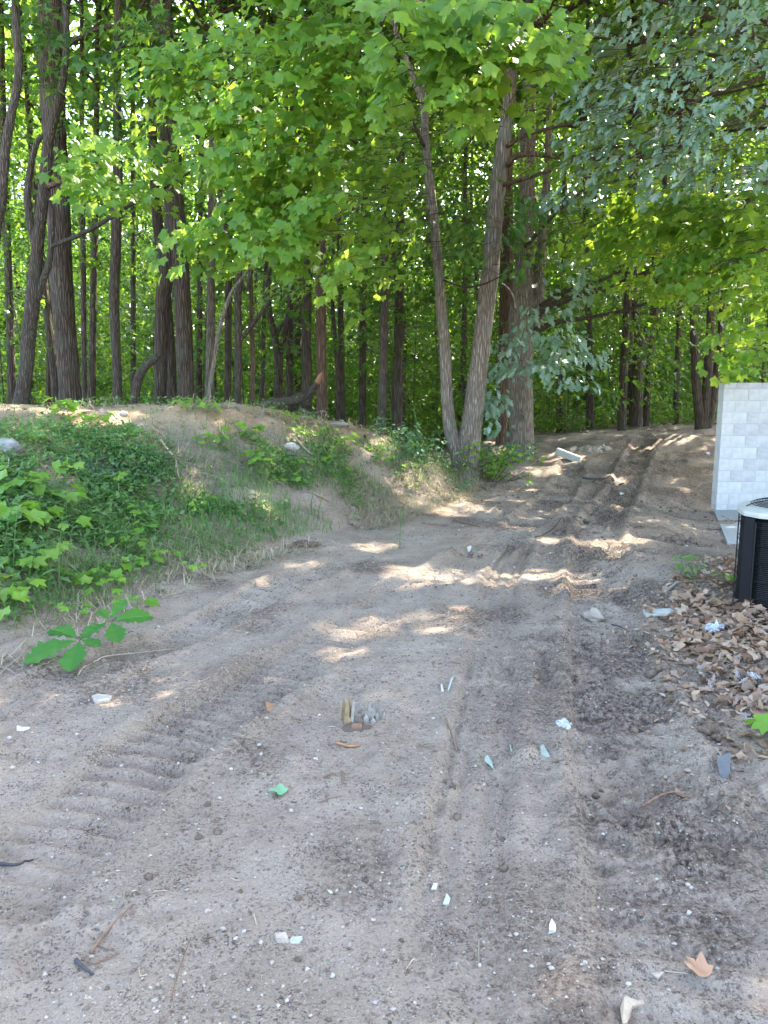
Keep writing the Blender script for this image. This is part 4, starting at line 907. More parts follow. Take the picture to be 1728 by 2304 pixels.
a = Acc(); prism(a, octo(AW/2-.03, CH), .0, AH-.05); link('coil', a.mesh('coil', M_DARK), ac)
for k in range(26):
    a = Acc() if k == 0 else a
a = Acc()
for k in range(44): 
    z = .05+k*(AH-.11)/44; prism(a, octo(AW/2-.016, CH+.004), z, z+.007)
tag(link('louvre', a.mesh('louvre', M_BLACK2), ac), kind='stuff')
for s4 in range(4):
    for s in (-.34, .0, .34):
        a = Acc(); addbox(a, (0, 0, (AH-.06)/2), (.010, .008, AH-.06)); o = link('guard_bar', a.mesh('guard_bar', M_BLACK), ac)
        v = rotz(s4*math.pi/2) @ np.array((s*.85, -AW/2+.004, 0)); o.location = v; o.rotation_euler = (0, 0, s4*math.pi/2)
for k in range(5):
    o8 = octo(AW/2-.006, CH); z = .10+k*.125; a = Acc(); tube(a, np.c_[np.vstack([o8, o8[:1]]), np.full(len(o8)+1, z)], np.full(len(o8)+1, .0032), 5, 0, False); link('guard_wire', a.mesh('guard_wire', M_BLACK, True), ac)
a = Acc(); prism(a, octo(AW/2-.01, CH), -.02, .045); link('base_pan', a.mesh('base_pan', M_BLACK), ac)
for k in range(4):
    v = rotz(k*math.pi/2) @ np.array((-(AW/2-CH/2)+.008, -(AW/2-CH/2)+.008, AH/2)); a = Acc(); addbox(a, (0, 0, 0), (.085, .014, AH-.08), .003); link('corner_post', a.mesh('corner_post', M_BLACK, False), ac, v, (0, 0, k*math.pi/2-math.pi/4))
# lid: rim with an opening
a = Acc(); o1 = octo(AW/2+.012, CH+.01); o0 = octo(AW/2+.006, CH+.01); n = len(o1); ang = np.arctan2(o1[:, 1], o1[:, 0])
inn = np.stack([.305*np.cos(ang), .305*np.sin(ang)], -1); o2 = o1*.985
rings = [(o0, AH-.036), (o1, AH-.033), (o1, AH-.010), (o2, AH), (inn, AH+.022), (inn*.97, AH+.016), (inn*.97, AH-.09)]
V = np.vstack([np.c_[p, np.full(n, z)] for p, z in rings]); k = np.arange(n)
for q in range(len(rings)-1): a.add(V[q*n:(q+2)*n], np.stack([k, (k+1) % n, n+(k+1) % n, n+k], -1))
link('lid', a.mesh('lid', M_CREAM), ac)
a = Acc(); prism(a, inn*.96, AH-.12, AH-.085); link('fan_shroud', a.mesh('fan_shroud', M_DARK), ac)
th = np.linspace(0, 2*math.pi, 41)
for k, r in enumerate(np.linspace(.06, .325, 15)):
    z = AH+.022+.055*(1-(r/.34)**2); a = Acc(); tube(a, np.stack([r*np.cos(th), r*np.sin(th), 0*th+z], -1), np.full(41, .0026), 5, 0, False); link('guard_ring', a.mesh('guard_ring', M_BLACK, True), ac)
for k in range(8):
    t_ = k*math.pi/4+.25; rr = np.linspace(.05, .365, 8); z = AH+.026+.055*(1-(rr/.34)**2); z[-1] = AH+.012
    a = Acc(); tube(a, np.stack([rr*math.cos(t_), rr*math.sin(t_), z], -1), np.full(8, .0038), 5); link('guard_spoke', a.mesh('guard_spoke', M_BLACK, True), ac)
a = Acc(); tube(a, [(0, 0, AH-.06), (0, 0, AH+.07), (0, 0, AH+.078)], [.055, .055, .045], 14); link('fan_motor', a.mesh('fan_motor', M_BLACK, False), ac)
for k in range(4):
    t_ = k*math.pi/2; R_ = rotz(t_); V = np.array([(.05, -.03, 0), (.28, -.10, .03), (.29, .06, -.03), (.05, .04, -.02)]) @ R_.T+(0, 0, AH-.055); a = Acc(); a.add(np.vstack([V, V-(0, 0, .003)]), [(0, 1, 2, 3), (7, 6, 5, 4), (0, 4, 5, 1), (1, 5, 6, 2), (2, 6, 7, 3), (3, 7, 4, 0)]); link('fan_blade', a.mesh('fan_blade', M_DARK), ac)

# ------------------------------------------------------------------ plants on the bank
def in_poly(x, y, poly):
    r = np.zeros(len(x), bool); n = len(poly)
    for k in range(n):
        x1, y1 = poly[k]; x2, y2 = poly[(k+1) % n]
        c = ((y1 > y) != (y2 > y)) & (x < (x2-x1)*(y-y1)/(y2-y1+1e-9)+x1); r ^= c
    return r
def scatter_bank(n, mask, xr=(-6.5, 1.6), yr=(2.6, 13.6)):
    x = rng.uniform(*xr, n); y = rng.uniform(*yr, n); z = H(x, y); P = np.stack([x, y, z], -1)
    u, v, _ = project(P); ok = mask(u, v, x, y); return P[ok]
HERB_POLY = [(-300, 985), (60, 992), (180, 1006), (330, 1018), (395, 1050), (385, 1110), (300, 1130), (150, 1180), (-300, 1200)]
P = scatter_bank(120000, lambda u, v, x, y: in_poly(u, v+6*fbm(x*3, y*3, 5, 2)*6, HERB_POLY) & (fbm(x*1.7, y*1.7, 161, 3) > -.22+.45*(rng.random(len(x))-.5)))
a = Acc(); n = len(P); up = np.tile((0, 0, 1.0), (n, 1))
for q in range(3):
    Pq = P+np.stack([rng.normal(0, .04, n), rng.normal(0, .04, n), rng.uniform(.0, .10, n)], -1)
    Yq = np.stack([rng.normal(0, 1, n), rng.normal(0, 1, n), rng.uniform(.1, 1.0, n)], -1); add_leaves(a, Pq, Yq, up+rng.normal(0, .4, (n, 3)), rng.uniform(.022, .05, n), DIAM if q else LANCE)
tag(link('ground_cover', a.mesh('ground_cover', M_HERB)), 'dense dark green mat of fine leaved herbs on the bank slope', 'ground cover', kind='stuff')
# mixed low weeds
def weedmask(u, v, x, y):
    df, sf, _, _ = polydist(x, y, FOOT); dc, s2, hc_, _ = polydist(x, y, CREST, CREST_H)
    dens = .9*sstep(.02, .7, df)*(1-.6*sstep(-2.0, .4, x))*(1-.95*sstep(.55, .9, H0(x, y)/np.maximum(hc_, .05)))
    dens *= np.clip(.42+1.3*fbm(x*1.6, y*1.6, 171, 3)+.3*(1-sstep(-2.8, -1.6, x)), 0, 1)
    return (sf > 0) & (s2 < 0) & (rng.random(len(x)) < dens)
P = scatter_bank(190000, weedmask); a = Acc(); n = len(P)
for q in range(3):
    Pq = P+np.stack([rng.normal(0, .05, n), rng.normal(0, .05, n), rng.uniform(.0, .11, n)], -1)
    Yq = np.stack([rng.normal(0, 1, n), rng.normal(0, 1, n), rng.uniform(.0, .8, n)], -1); add_leaves(a, Pq, Yq, np.tile((0, 0, 1.0), (n, 1))+rng.normal(0, .4, (n, 3)), rng.uniform(.03, .075, n), (OVAL, LANCE, DIAM)[q])
tag(link('low_weeds', a.mesh('low_weeds', M_WEED)), 'mixed low green weeds scattered over the bank slope', 'weeds', kind='stuff')
# grass blades green and dry
def blades(P, hl, hh, lean, w=.004):
    a = Acc(); n = len(P); h = rng.uniform(hl, hh, n); th = rng.uniform(0, 6.28, n); ln = lean*rng.uniform(.3, 1.2, n)
    d = np.stack([np.cos(th), np.sin(th), 0*th], -1); s = np.stack([-np.sin(th), np.cos(th), 0*th], -1)
    A = P; B = P+d*(ln*h*.35)[:, None]+np.array((0, 0, 1))*(h*.6*np.clip(1.2-ln*.4, .15, 1))[:, None]; Cc = P+d*(ln*h)[:, None]+np.array((0, 0, 1))*(h*np.clip(1.0-ln*.55, .04, 1))[:, None]
    V = np.stack([A-s*w, A+s*w, B+s*w*.8, B-s*w*.8, Cc], 1); k = (np.arange(n)*5)[:, None]
    n0 = a.n; a.add(V.reshape(-1, 3), (np.array((0, 1, 2, 3))[None]+k)); a.L.append((np.array((3, 2, 4))[None]+k).ravel()); a.S.append(np.full(n, 3, np.int32)); return a
def grassmask(u, v, x, y):
    df, sf, _, _ = polydist(x, y, FOOT); _, s2, hc_, _ = polydist(x, y, CREST, CREST_H)
    d = (.9*np.exp(-((df-.5)/.6)**2)*(.4+.6*sstep(-3.2, -.5, x))+.36)*np.clip(.35+1.3*fbm(x*1.1, y*1.1, 181, 3), 0, 1)
    d = d*(1-.92*sstep(.68, .88, H0(x, y)/np.maximum(hc_, .1)))
    return (sf > 0) & (s2 < .5) & (rng.random(len(x)) < d)
tag(link('grass', blades(scatter_bank(80000, grassmask), .08, .26, .8, .0035).mesh('grass', M_WEED)), 'thin green grass growing along the foot of the bank', 'grass', kind='stuff')
def strawmask(u, v, x, y):
    df, sf, _, _ = polydist(x, y, FOOT); _, s2, _, _ = polydist(x, y, CREST, CREST_H)
    d = (1.0*np.exp(-((df-.25)/.5)**2)*sstep(-2.6, -1.2, x)+.26+.4*sstep(-2.2, -.6, x)+.12*sstep(.75, .95, H0(x, y)/1.42))*np.clip(.35+1.2*fbm(x*1.3, y*1.3, 191, 3), 0, 1)
    return ((sf > 0) | (df < .35)) & (s2 < .5) & (rng.random(len(x)) < d)
tag(link('straw', blades(scatter_bank(90000, strawmask), .10, .30, 2.4, .0036).mesh('straw', M_STRAW)), 'dry flattened straw along the foot of the bank', 'straw', kind='stuff')
P = scatter_bank(22000, lambda u, v, x, y: strawmask(u, v, x, y) | ((polydist(x, y, FOOT)[1] > 0) & (polydist(x, y, CREST)[1] < 0) & (rng.random(len(x)) < .14))); n = len(P); a = Acc()
add_leaves(a, P+(0, 0, .015), rng.normal(0, 1, (n, 3))*(1, 1, .15), np.tile((0, 0, 1.), (n, 1))+rng.normal(0, .35, (n, 3)), rng.uniform(.03, .08, n), LOBE3); tag(link('bank_litter', a.mesh('bank_litter', M_DEADGREY)), 'old dry leaf scraps lying among the weeds on the bank', 'leaf litter', kind='stuff')

# maple seedlings: a short stem with a few lobed leaves, each leaf its own part
SEED_ME = []
for k in range(5):
    V, TF = fine_leaf(MAPLE_S, rng.uniform(-.1, .5), rng.uniform(.0, .6), .045); a = Acc(); a.add(V, TF); SEED_ME.append(a.mesh('leaf', M_SEED, True))
OVAL_ME = []
for k in range(3):
    TV, TF = OVAL; V = TV.copy(); V[:, 2] *= rng.uniform(.4, 1.6); a = Acc(); a.add(V, TF); OVAL_ME.append(a.mesh('leaf', M_WEED))
LANCE_ME = []
for k in range(3):
    V = LANCE[0].copy(); V[:, 2] *= rng.uniform(.5, 1.8); a = Acc(); a.add(V, LANCE[1]); LANCE_ME.append(a.mesh('leaf', M_WEED))
G_SEED = 'maple seedlings on the bank'; G_TALL = 'tall narrow leaved weeds on the bank'
def seedling(p, n, size, h, spread, label, group=G_SEED, meshes=None, name='maple_seedling', cat='seedling', stemm=M_WEED):
    r = thing(name, label, cat, p, group)
    a = Acc(); tips = []
    for k in range(max(1, n//4)):
        d = rng.normal(0, spread*.35, 2); P = np.array([(0, 0, -.03), (d[0]*.3, d[1]*.3, h*.5), (d[0], d[1], h*rng.uniform(.7, 1.1))]); tube(a, P, [.004, .003, .002], 4, cap=False); tips.append(P[-1])
    for k in range(n):
        t0 = tips[k % len(tips)]; th = k*2.4+rng.uniform(-.4, .4); rr = spread*rng.uniform(.15, .6); q = t0*(1, 1, rng.uniform(.55, 1.0)); d = np.array((math.cos(th), math.sin(th), 0))
        e = q+d*rr+(0, 0, .02); tube(a, [q, (q+e)/2+(0, 0, .012), e], [.0018, .0015, .0012], 3, cap=False)
        Yv = d+(0, 0, rng.uniform(-.45, .05)); Nv = np.array((0, -.25, 1.0))+rng.normal(0, .22, 3)
        link('leaf', (meshes or SEED_ME)[rng.integers(0, len(meshes or SEED_ME))], r, e, basis_euler(Yv, Nv), size*rng.uniform(.7, 1.15))
    tag(link('stem', a.mesh('stem', stemm, False), r), kind='stuff'); return r
LB = 'young maple seedling with lime green lobed leaves on the bank'
for (x, y, n, s) in [(130, 935, 7, .16), (160, 955, 6, .15), (195, 972, 8, .17), (110, 915, 4, .12), (55, 1130, 8, .17), (100, 1150, 7, .16), (30, 1190, 8, .17), (75, 1200, 8, .15), (120, 1195, 6, .14), (150, 1085, 7, .13), (20, 1110, 5, .13), (165, 1205, 5, .13),
                     (240, 1110, 6, .1), (285, 1135, 4, .1), (440, 935, 6, .13), (465, 950, 6, .12), (410, 925, 5, .11), (545, 990, 7, .13), (565, 1000, 6, .12), (470, 1010, 6, .11), (445, 1015, 4, .1), (560, 1050, 7, .12), (590, 1065, 6, .11), (625, 945, 6, .1), (680, 990, 6, .11), (700, 1000, 6, .11), (720, 985, 5, .11),
                     (760, 1010, 7, .11), (785, 1020, 6, .11), (730, 1050, 7, .1), (770, 1080, 6, .1), (690, 1070, 6, .1), (655, 1100, 6, .1), (810, 1010, 7, .12), (880, 1040, 6, .12), (870, 1050, 5, .11), (900, 1070, 4, .1), (990, 1065, 5, .11), (935, 1115, 4, .12), (665, 960, 6, .11),
                     (15, 1360, 5, .15), (50, 1395, 6, .15), (20, 1420, 5, .14), (225, 1330, 7, .12), (255, 1335, 5, .11), (300, 1310, 6, .11), (335, 1300, 6, .11), (380, 1280, 5, .1), (130, 1330, 5, .11), (60, 1310, 6, .12), (350, 1230, 5, .09), (270, 1250, 6, .1), (420, 1200, 5, .08), (240, 1380, 6, .12), (190, 1400, 5, .1), (310, 1400, 5, .11), (95, 1260, 6, .12), (420, 1310, 4, .08), (320, 1180, 5, .1), (450, 1150, 5, .08)]:
    seedling(gp(x, y), n, s*.85, .14+s*.5, .16+s*.5, LB)
# tall narrow-leaved weeds
def tallweed(p, h, n, size, lean, label, group=G_TALL, name='tall_weed', meshes=None, cat='weed'):
    r = thing(name, label, cat, p, group, rng.uniform(0, 6.28)); a = Acc()
    P = np.array([(0, 0, -.03), (lean*.2, 0, h*.35), (lean*.55, .01, h*.7), (lean, .02, h)]); Q = smooth_line(P, 3); tube(a, Q, np.linspace(.005, .002, len(Q)), 4, cap=False)
    for k in range(n):
        f = .12+.88*k/n; th = k*2.4; q = np.array([np.interp(f*(len(Q)-1), np.arange(len(Q)), Q[:, c]) for c in range(3)])
        Yv = np.array((math.cos(th), math.sin(th), .55-.75*(1-f))); link('leaf', (meshes or LANCE_ME)[k % 3], r, q, basis_euler(Yv, np.array((0, 0, 1.))+rng.normal(0, .15, 3)), size*rng.uniform(.7, 1.1)*(1.15-.55*f))
    link('stem', a.mesh('stem', M_WEED), r); return r
LT = 'tall upright weed with narrow drooping leaves on the bank'
for (x, y, h, n, s) in [(150, 1200, .75, 22, .17), (30, 1310, .6, 22, .17), (10, 1350, .55, 20, .16), (60, 1330, .45, 18, .15), (135, 1350, .6, 20, .15), (150, 1330, .5, 18, .13), (240, 1230, .35, 16, .13), (440, 1240, .35, 18, .13), (455, 1225, .3, 16, .12), (400, 1260, .3, 14, .12), (520, 1160, .35, 16, .13), (500, 1130, .3, 14, .12),
                       (640, 1150, .25, 14, .1), (700, 1160, .3, 16, .11), (715, 1170, .28, 14, .1), (90, 1230, .4, 18, .14), (340, 1200, .3, 14, .12), (300, 1260, .3, 14, .12), (385, 1220, .3, 14, .12), (560, 1230, .25, 12, .1), (200, 1290, .3, 14, .12), (270, 1310, .3, 14, .12), (10, 1270, .5, 18, .15), (110, 1300, .4, 16, .14), (350, 1330, .25, 12, .1), (590, 1190, .26, 12, .1), (470, 1290, .22, 12, .09)]:
    tallweed(gp(x, y), h, n, s, rng.normal(0, .12)*h*2, LT)
for (x, y, h, w_) in ((940, 1010, .75, 'tallest'), (978, 1020, .6, 'rightmost'), (925, 1000, .4, 'shortest')):
    tallweed(gp(x, y), h, 22, .12, .12, f'pale weed at the bank end by the forked maple, {w_} of three', 'tall weeds beside the maple')
tallweed(gp(900, 1235), .42, 20, .09, .02, 'yellowish weed spike growing alone at the edge of the track', None)
for (x, y, w_) in ((1535, 1300, 'left'), (1555, 1310, 'front'), (1545, 1290, 'rear')):
    seedling(gp(x, y), 8, .075, .13, .13, f'small bluish green weed near the condenser, {w_} one of three', 'weeds near the condenser', OVAL_ME, 'small_weed', 'weed')
seedling(gp(1630, 1312), 3, .08, .08, .08, 'single bright green leafy sprout beside the condenser', None, SEED_ME, 'small_sprout', 'weed')
seedling(gp(1760, 1690), 5, .12, .16, .14, 'bright green seedling at the front of the leaf litter', None, SEED_ME)
# leafy shrub at the maple's foot
shr = thing('shrub', 'bright green leafy shrub at the foot of the forked maple', 'shrub', gp(1090, 1085))
a = Acc(); tw = Acc(); b = gp(1090, 1085); C = []; D = []
for k in range(46):
    th = rng.uniform(0, 6.28); q = np.array((rng.normal(.05, .28), rng.normal(0, .22), rng.uniform(.05, .55))); C.append(q); D.append((math.cos(th), math.sin(th), .4)); tube(tw, [(q[0]*.3, q[1]*.3, -.05), q*(.8, .8, .6), q], [.006, .004, .002], 3, cap=False)
sprays(a, tw, np.array(C), np.array(D), OVAL, .095, 12, .3, .25, .2, .3, carve=False); tag(link('foliage', a.mesh('foliage', M_SEED), shr), kind='stuff'); tag(link('stem', tw.mesh('stem', M_TWIG), shr), kind='stuff')
for (x, y, rx, n, lb) in ((1130, 1045, .4, 26, 'low dark green shrub between the maple and the knotted tree'), (930, 1010, .6, 40, 'soft green patch of leafy stems spilling over the right end of the bank')):
    p = gp(x, y); r = thing('shrub', lb, 'shrub', p); a = Acc(); tw = Acc(); C = []; D = []
    for k in range(n):
        th = rng.uniform(0, 6.28); q = np.array((rng.normal(0, rx*.6), rng.normal(0, .25), rng.uniform(.03, .3))); q[2] += hz(p[0]+q[0], p[1]+q[1])-p[2]; C.append(q); D.append((math.cos(th), math.sin(th), .5)); tube(tw, [q-(0, 0, .3), q], [.005, .002], 3, cap=False)
    sprays(a, None, np.array(C), np.array(D), OVAL, .08, 14, .3, .25, .2, .3, carve=False); tag(link('foliage', a.mesh('foliage', M_HERB), r), kind='stuff'); tag(link('stem', tw.mesh('stem', M_TWIG), r), kind='stuff')
# big-leaved oak seedlings at the edge of the track
def bigleaf(V_seed):
    r_ = np.random.default_rng(V_seed); half = []; n = 15
    for k in range(n+1):
        t_ = k/n; w = .30*math.sin(math.pi*min(1, t_**1.25))**.8*(1+.17*(1 if k % 2 else -1)*(t_ > .2)); half.append((max(w, .0), t_))
    half[0] = (0.0, 0.0); half[-1] = (0.0, 1.0); V = []; 
    for sgn in (1, -1):
        for (w, t_) in half:
            V += [(0, t_, -.16*t_*t_), (sgn*w*.5, t_+.04*w, .05*w-.16*t_*t_+.012*math.sin(t_*40)), (sgn*w, t_+.08*w, .17*w-.2*t_*t_-.02*math.sin(t_*40+1))]
    F_ = []
    for s in range(2):
        o = s*(n+1)*3
        for k in range(n):
            for c in range(2): q = [o+k*3+c, o+k*3+c+1, o+k*3+3+c+1, o+k*3+3+c]; F_.append(q if s == 0 else q[::-1])
    return np.array(V), F_
BIG_ME = []
for k in range(3):
    V, F_ = bigleaf(k); V[:, 2] *= (1, .6, 1.4)[k]; V[:, 2] += .03*np.sin(V[:, 1]*22+k)*np.abs(V[:, 0])*4; a = Acc(); a.add(V, F_); BIG_ME.append(a.mesh('leaf', M_OAKBIG, True))
a = Acc(); tube(a, [(0, .12, -.012), (0, .5, -.045), (0, .97, -.16)], [.010, .007, .003], 4); VEIN = a.mesh('midrib', M_SEED)
def oakling(x, y, leaves, label, dz=.15):
    p = gp(x, y); r = thing('oak_seedling', label, 'seedling', p); a = Acc(); tube(a, [(0, 0, -.03), (.005, 0, dz*.5), (0, .005, dz)], [.005, .004, .003], 5); link('stem', a.mesh('stem', M_BRSTICK), r)
    for k, (ang, s, tilt) in enumerate(leaves):
        d = np.array((math.cos(ang), math.sin(ang), tilt)); o = link('leaf', BIG_ME[k % 3], r, np.array((0, 0, dz))+d*.02, basis_euler(d, np.array((0, -.35, 1.0))+rng.normal(0, .12, 3)), s*.82); link('midrib', VEIN, o)
oakling(182, 1496, [(math.radians(212), .36, -.12), (math.radians(278), .30, -.3), (math.radians(155), .28, .3), (math.radians(335), .17, .05), (math.radians(60), .16, .5)], 'oak seedling with broad glossy toothed leaves at the edge of the track, front one')
oakling(252, 1452, [(math.radians(225), .23, -.2), (math.radians(300), .25, -.25), (math.radians(15), .28, .2), (math.radians(70), .19, .9), (math.radians(140), .15, .5)], 'oak seedling with broad leaves just behind the front oak seedling')
oakling(0, 1230, [(math.radians(200), .3, 0), (math.radians(340), .2, .1), (math.radians(280), .26, -.2)], 'dark broad leaved seedling among lime seedlings at the bank edge', .2)

# ------------------------------------------------------------------ leaf litter by the condenser
LIT = [(1500, 1380), (1560, 1330), (1640, 1360), (1900, 1360), (2000, 1700), (1728, 1650), (1640, 1600), (1575, 1530), (1530, 1460)]
def sample_poly(poly, n):
    g = [gp(x, y)[:2] for x, y in poly]; g = np.array(g); lo, hi = g.min(0), g.max(0); P = np.stack([rng.uniform(lo[0], hi[0], n*3), rng.uniform(lo[1], hi[1], n*3)], -1)
    ok = in_poly(P[:, 0], P[:, 1], [tuple(q) for q in g]); return P[ok][:n]
P2 = sample_poly(LIT, 2500); z = H(P2[:, 0], P2[:, 1]); P = np.c_[P2, z+rng.uniform(.0, .02, len(P2))]
ok = ~((np.abs(P[:, 0]-AXc) < AW/2+.01) & (np.abs(P[:, 1]-AY) < AW/2+.01)); P = P[ok]
DEAD_ME = []
for k in range(14):
    V, TF = fine_leaf((MAPLE_S, OVAL, OAKS, OVAL)[k % 4], rng.uniform(-.9, 1.6), rng.uniform(-.8, .8), .085, rng.uniform(.6, 1.05))
    a = Acc(); a.add(V, TF); DEAD_ME.append(a.mesh('fallen_leaf', M_DEAD if k % 4 != 2 else M_DEADGREY, True))
u, v, d = project(P); vis = (u < 1726) & (v > 1300); idx = np.argsort(np.where(vis, d, 99))
lf = 0
for i in idx[:265]:
    o = link('fallen_leaf', DEAD_ME[rng.integers(0, 14)], None, P[i]+(0, 0, .012), (rng.normal(0, .5), rng.normal(0, .5), rng.uniform(0, 6.28)), rng.uniform(.028, .085))
    tag(o, 'curled dry brown leaf in the litter heap before the condenser', 'leaf', 'dry leaves heaped before the condenser')
rest = P[idx[265:]]; n = len(rest); a = Acc()
for q, T in enumerate((MAPLE_S, OVAL)):
    R_ = rest[q::2]; n = len(R_); add_leaves(a, R_+(0, 0, .008), rng.normal(0, 1, (n, 3))*(1, 1, .2), np.tile((0, 0, 1.), (n, 1))+rng.normal(0, .4, (n, 3)), rng.uniform(.035, .08, n), T, .9)
for q, (T, n) in enumerate(((MAPLE_S, 420), (OVAL, 520))):
    pp = sample_poly([(1440, 1400), (1520, 1290), (1640, 1250), (1728, 1340), (1760, 1760), (1600, 1680), (1500, 1560)], n); n = len(pp)
    add_leaves(a, np.c_[pp, H(pp[:, 0], pp[:, 1])+.008], rng.normal(0, 1, (n, 3))*(1, 1, .3), np.tile((0, 0, 1.), (n, 1))+rng.normal(0, .5, (n, 3)), rng.uniform(.025, .06, n), T, 1.2)
SC = sample_poly([(1380, 1340), (1640, 1260), (1720, 1330), (1728, 1900), (1500, 1800), (1340, 1500)], 500); n = len(SC)
Pn = np.c_[SC, H(SC[:, 0], SC[:, 1])+.006]; add_leaves(a, Pn, rng.normal(0, 1, (n, 3))*(1, 1, .15), np.tile((0, 0, 1.), (n, 1))+rng.normal(0, .3, (n, 3)), rng.uniform(.02, .05, n), OVAL, .9)
tag(link('leaf_litter', a.mesh('leaf_litter', M_DEAD)), 'brown leaf litter heaped against the condenser', 'leaf litter', kind='stuff')

# ------------------------------------------------------------------ stones, clods, sticks and scraps
def rockmesh(m, n=8, seed=0, flat=.7, rough=.18, rings=4):
    r_ = np.random.default_rng(seed); a = Acc(); V = [(0, 0, flat)]
    for k in range(1, rings):
        ph = math.pi*k/rings
        for q in range(n): f = 1+r_.normal(0, rough); V.append((math.sin(ph)*math.cos(q*2*math.pi/n)*f, math.sin(ph)*math.sin(q*2*math.pi/n)*f*.8, math.cos(ph)*flat*(1+r_.normal(0, rough*.5))))
    V.append((0, 0, -flat)); V = np.array(V); Fq = []; Ft = [(0, 1+(q+1) % n, 1+q)[::-1] for q in range(n)]
    for k in range(rings-2):
        for q in range(n): Fq.append((1+k*n+q, 1+(k+1)*n+q, 1+(k+1)*n+(q+1) % n, 1+k*n+(q+1) % n))
    e = 1+(rings-1)*n; Ft2 = [(e, 1+(rings-2)*n+(q+1) % n, 1+(rings-2)*n+q) for q in range(n)]
    a.add(V, Fq); a.L.append(np.array(Ft).ravel()); a.S.append(np.full(n, 3, np.int32)); a.L.append(np.array(Ft2).ravel()); a.S.append(np.full(n, 3, np.int32))
    return a.mesh('stone', m, True), V, (Fq, Ft, Ft2)
ST = [rockmesh((M_STONE, M_STONE, M_STONEW, M_STONE, M_STONEG, M_STONE, M_STONE)[k % 7], 8, k)[0] for k in range(10)]
cnt_ = 0
while cnt_ < 170:
    y = 1.7+rng.random()**1.5*8; x = rng.uniform(-.52, .5)*y
    if float(polydist(np.array([x]), np.array([y]), FOOT)[1][0]) > 0 or (x > 2.0 and 3.2 < y < 8): continue
    s = rng.uniform(.0035, .0085)*(1+.12*y); o = link('stone', ST[rng.integers(0, 10)], None, (x, y, hz(x, y)+s*.25), (rng.normal(0, .3), rng.normal(0, .3), rng.uniform(0, 6.28)), (s, s, s*rng.uniform(.7, 1)))
    tag(o, 'small pale pebble lying loose on the sandy track', 'stone', 'pebbles strewn over the track'); cnt_ += 1
def bits(name, label, cat, n, xs, ys, smin, smax, m, dens, seed):
    V = np.array([(1, 0, 0), (0, 1, 0), (-1, 0, 0), (0, -1, 0), (0, 0, .8), (0, 0, -.8)], float); Ft = [(0, 1, 4), (1, 2, 4), (2, 3, 4), (3, 0, 4), (1, 0, 5), (2, 1, 5), (3, 2, 5), (0, 3, 5)]
    x = rng.uniform(*xs, n)*1.0; y = ys[0]+(ys[1]-ys[0])*rng.random(n)**1.4; x = x*y if xs[1] < 1 else x
    df, sf, _, _ = polydist(x, y, FOOT); ok = (sf < 0) & (rng.random(n) < dens(x, y)); x, y = x[ok], y[ok]; n = len(x)
    s = (smin+(smax-smin)*rng.random(n)**5)*(1+.05*y); th = rng.uniform(0, 6.28, n); c, si = np.cos(th), np.sin(th)
    W = np.stack([V[None, :, 0]*c[:, None]-V[None, :, 1]*si[:, None], V[None, :, 0]*si[:, None]+V[None, :, 1]*c[:, None], np.repeat(V[None, :, 2], n, 0)*rng.uniform(.7, 1, (n, 1))], -1)*s[:, None, None]
    W += rng.normal(0, .20, W.shape)*s[:, None, None]; W += np.stack([x, y, H(x, y)+s*.25], -1)[:, None]
    a = Acc(); k = (np.arange(n)*len(V))[:, None, None]; n0 = 0
    a.add(W.reshape(-1, 3), (np.array(Ft)[None]+k).reshape(-1, 3))
    tag(link(name, a.mesh(name, m, False)), label, cat, kind='stuff')
bits('gravel', 'fine pale gravel scattered over the sandy track', 'gravel', 4200, (-.5, .5), (1.5, 10), .0028, .008, M_STONE, lambda x, y: .75, 3)
bits('soil_crumbs', 'dark soil crumbs broken up along the right wheel track', 'soil', 62000, (-.45, .52), (1.4, 13), .0018, .009, M_CLOD, lambda x, y: np.clip(1.1*np.exp(-(polydist(x, y, TRACK_R)[0]/.45)**2)*np.clip(.5+fbm(x*3, y*3, 203, 3), 0, 1)+.06+1.0*np.clip(fbm(x*2.6, y*2.6, 201, 4)+.05, 0, 1)*(.35+.65*sstep(-.1, .9, x))+.5*np.clip(fbm(x*1.3, y*1.3, 205, 3)-.15, 0, 1)+.35*sstep(9.5, 12, y), 0, 1), 5)
bits('sand_crumbs', 'pale sandy crumbs lying over the whole track', 'soil', 30000, (-.5, .5), (1.4, 13), .0018, .007, M_CLODL, lambda x, y: np.clip(.3+.6*fbm(x*1.4, y*1.4, 211, 3), .05, 1), 8)

# rounded lumps of dark soil, bigger, thrown up along the right wheel track
a = Acc(); _, V0, (Fq, Ft, Ft2) = rockmesh(M_CLOD, 7, 99, .75, .05)
n = 3600; y = 1.4+11*rng.random(n)**1.3; x = rng.uniform(-.45, .5, n)*y; dR_ = polydist(x, y, TRACK_R)[0]
ok = (polydist(x, y, FOOT)[1] < 0) & (rng.random(n) < np.clip(.9*np.exp(-(dR_/.5)**2)*np.clip(.35+1.2*fbm(x*2.2, y*2.2, 86, 4), 0, 1)+.30*np.clip(fbm(x*1.7, y*1.7, 301, 3)-.25, 0, 1)+.5*sstep(9.5, 12, y), 0, 1))
for xx, yy in zip(x[ok], y[ok]):
    sz = (.004+.012*rng.random()**3)*(1+.10*yy); V = V0*(1+.45*vn(V0[:, 0]*1.7+xx*31, V0[:, 1]*1.7+V0[:, 2]*2.3+yy*17, 7)[:, None]) @ rotz(rng.uniform(0, 6.28)).T @ rotx(rng.normal(0, .5)).T*sz+(xx, yy, hz(xx, yy)+sz*.15)
    n0 = a.n; a.add(V, Fq)
    for T in (Ft, Ft2): a.L.append((np.array(T)+n0).ravel()); a.S.append(np.full(len(T), 3, np.int32))
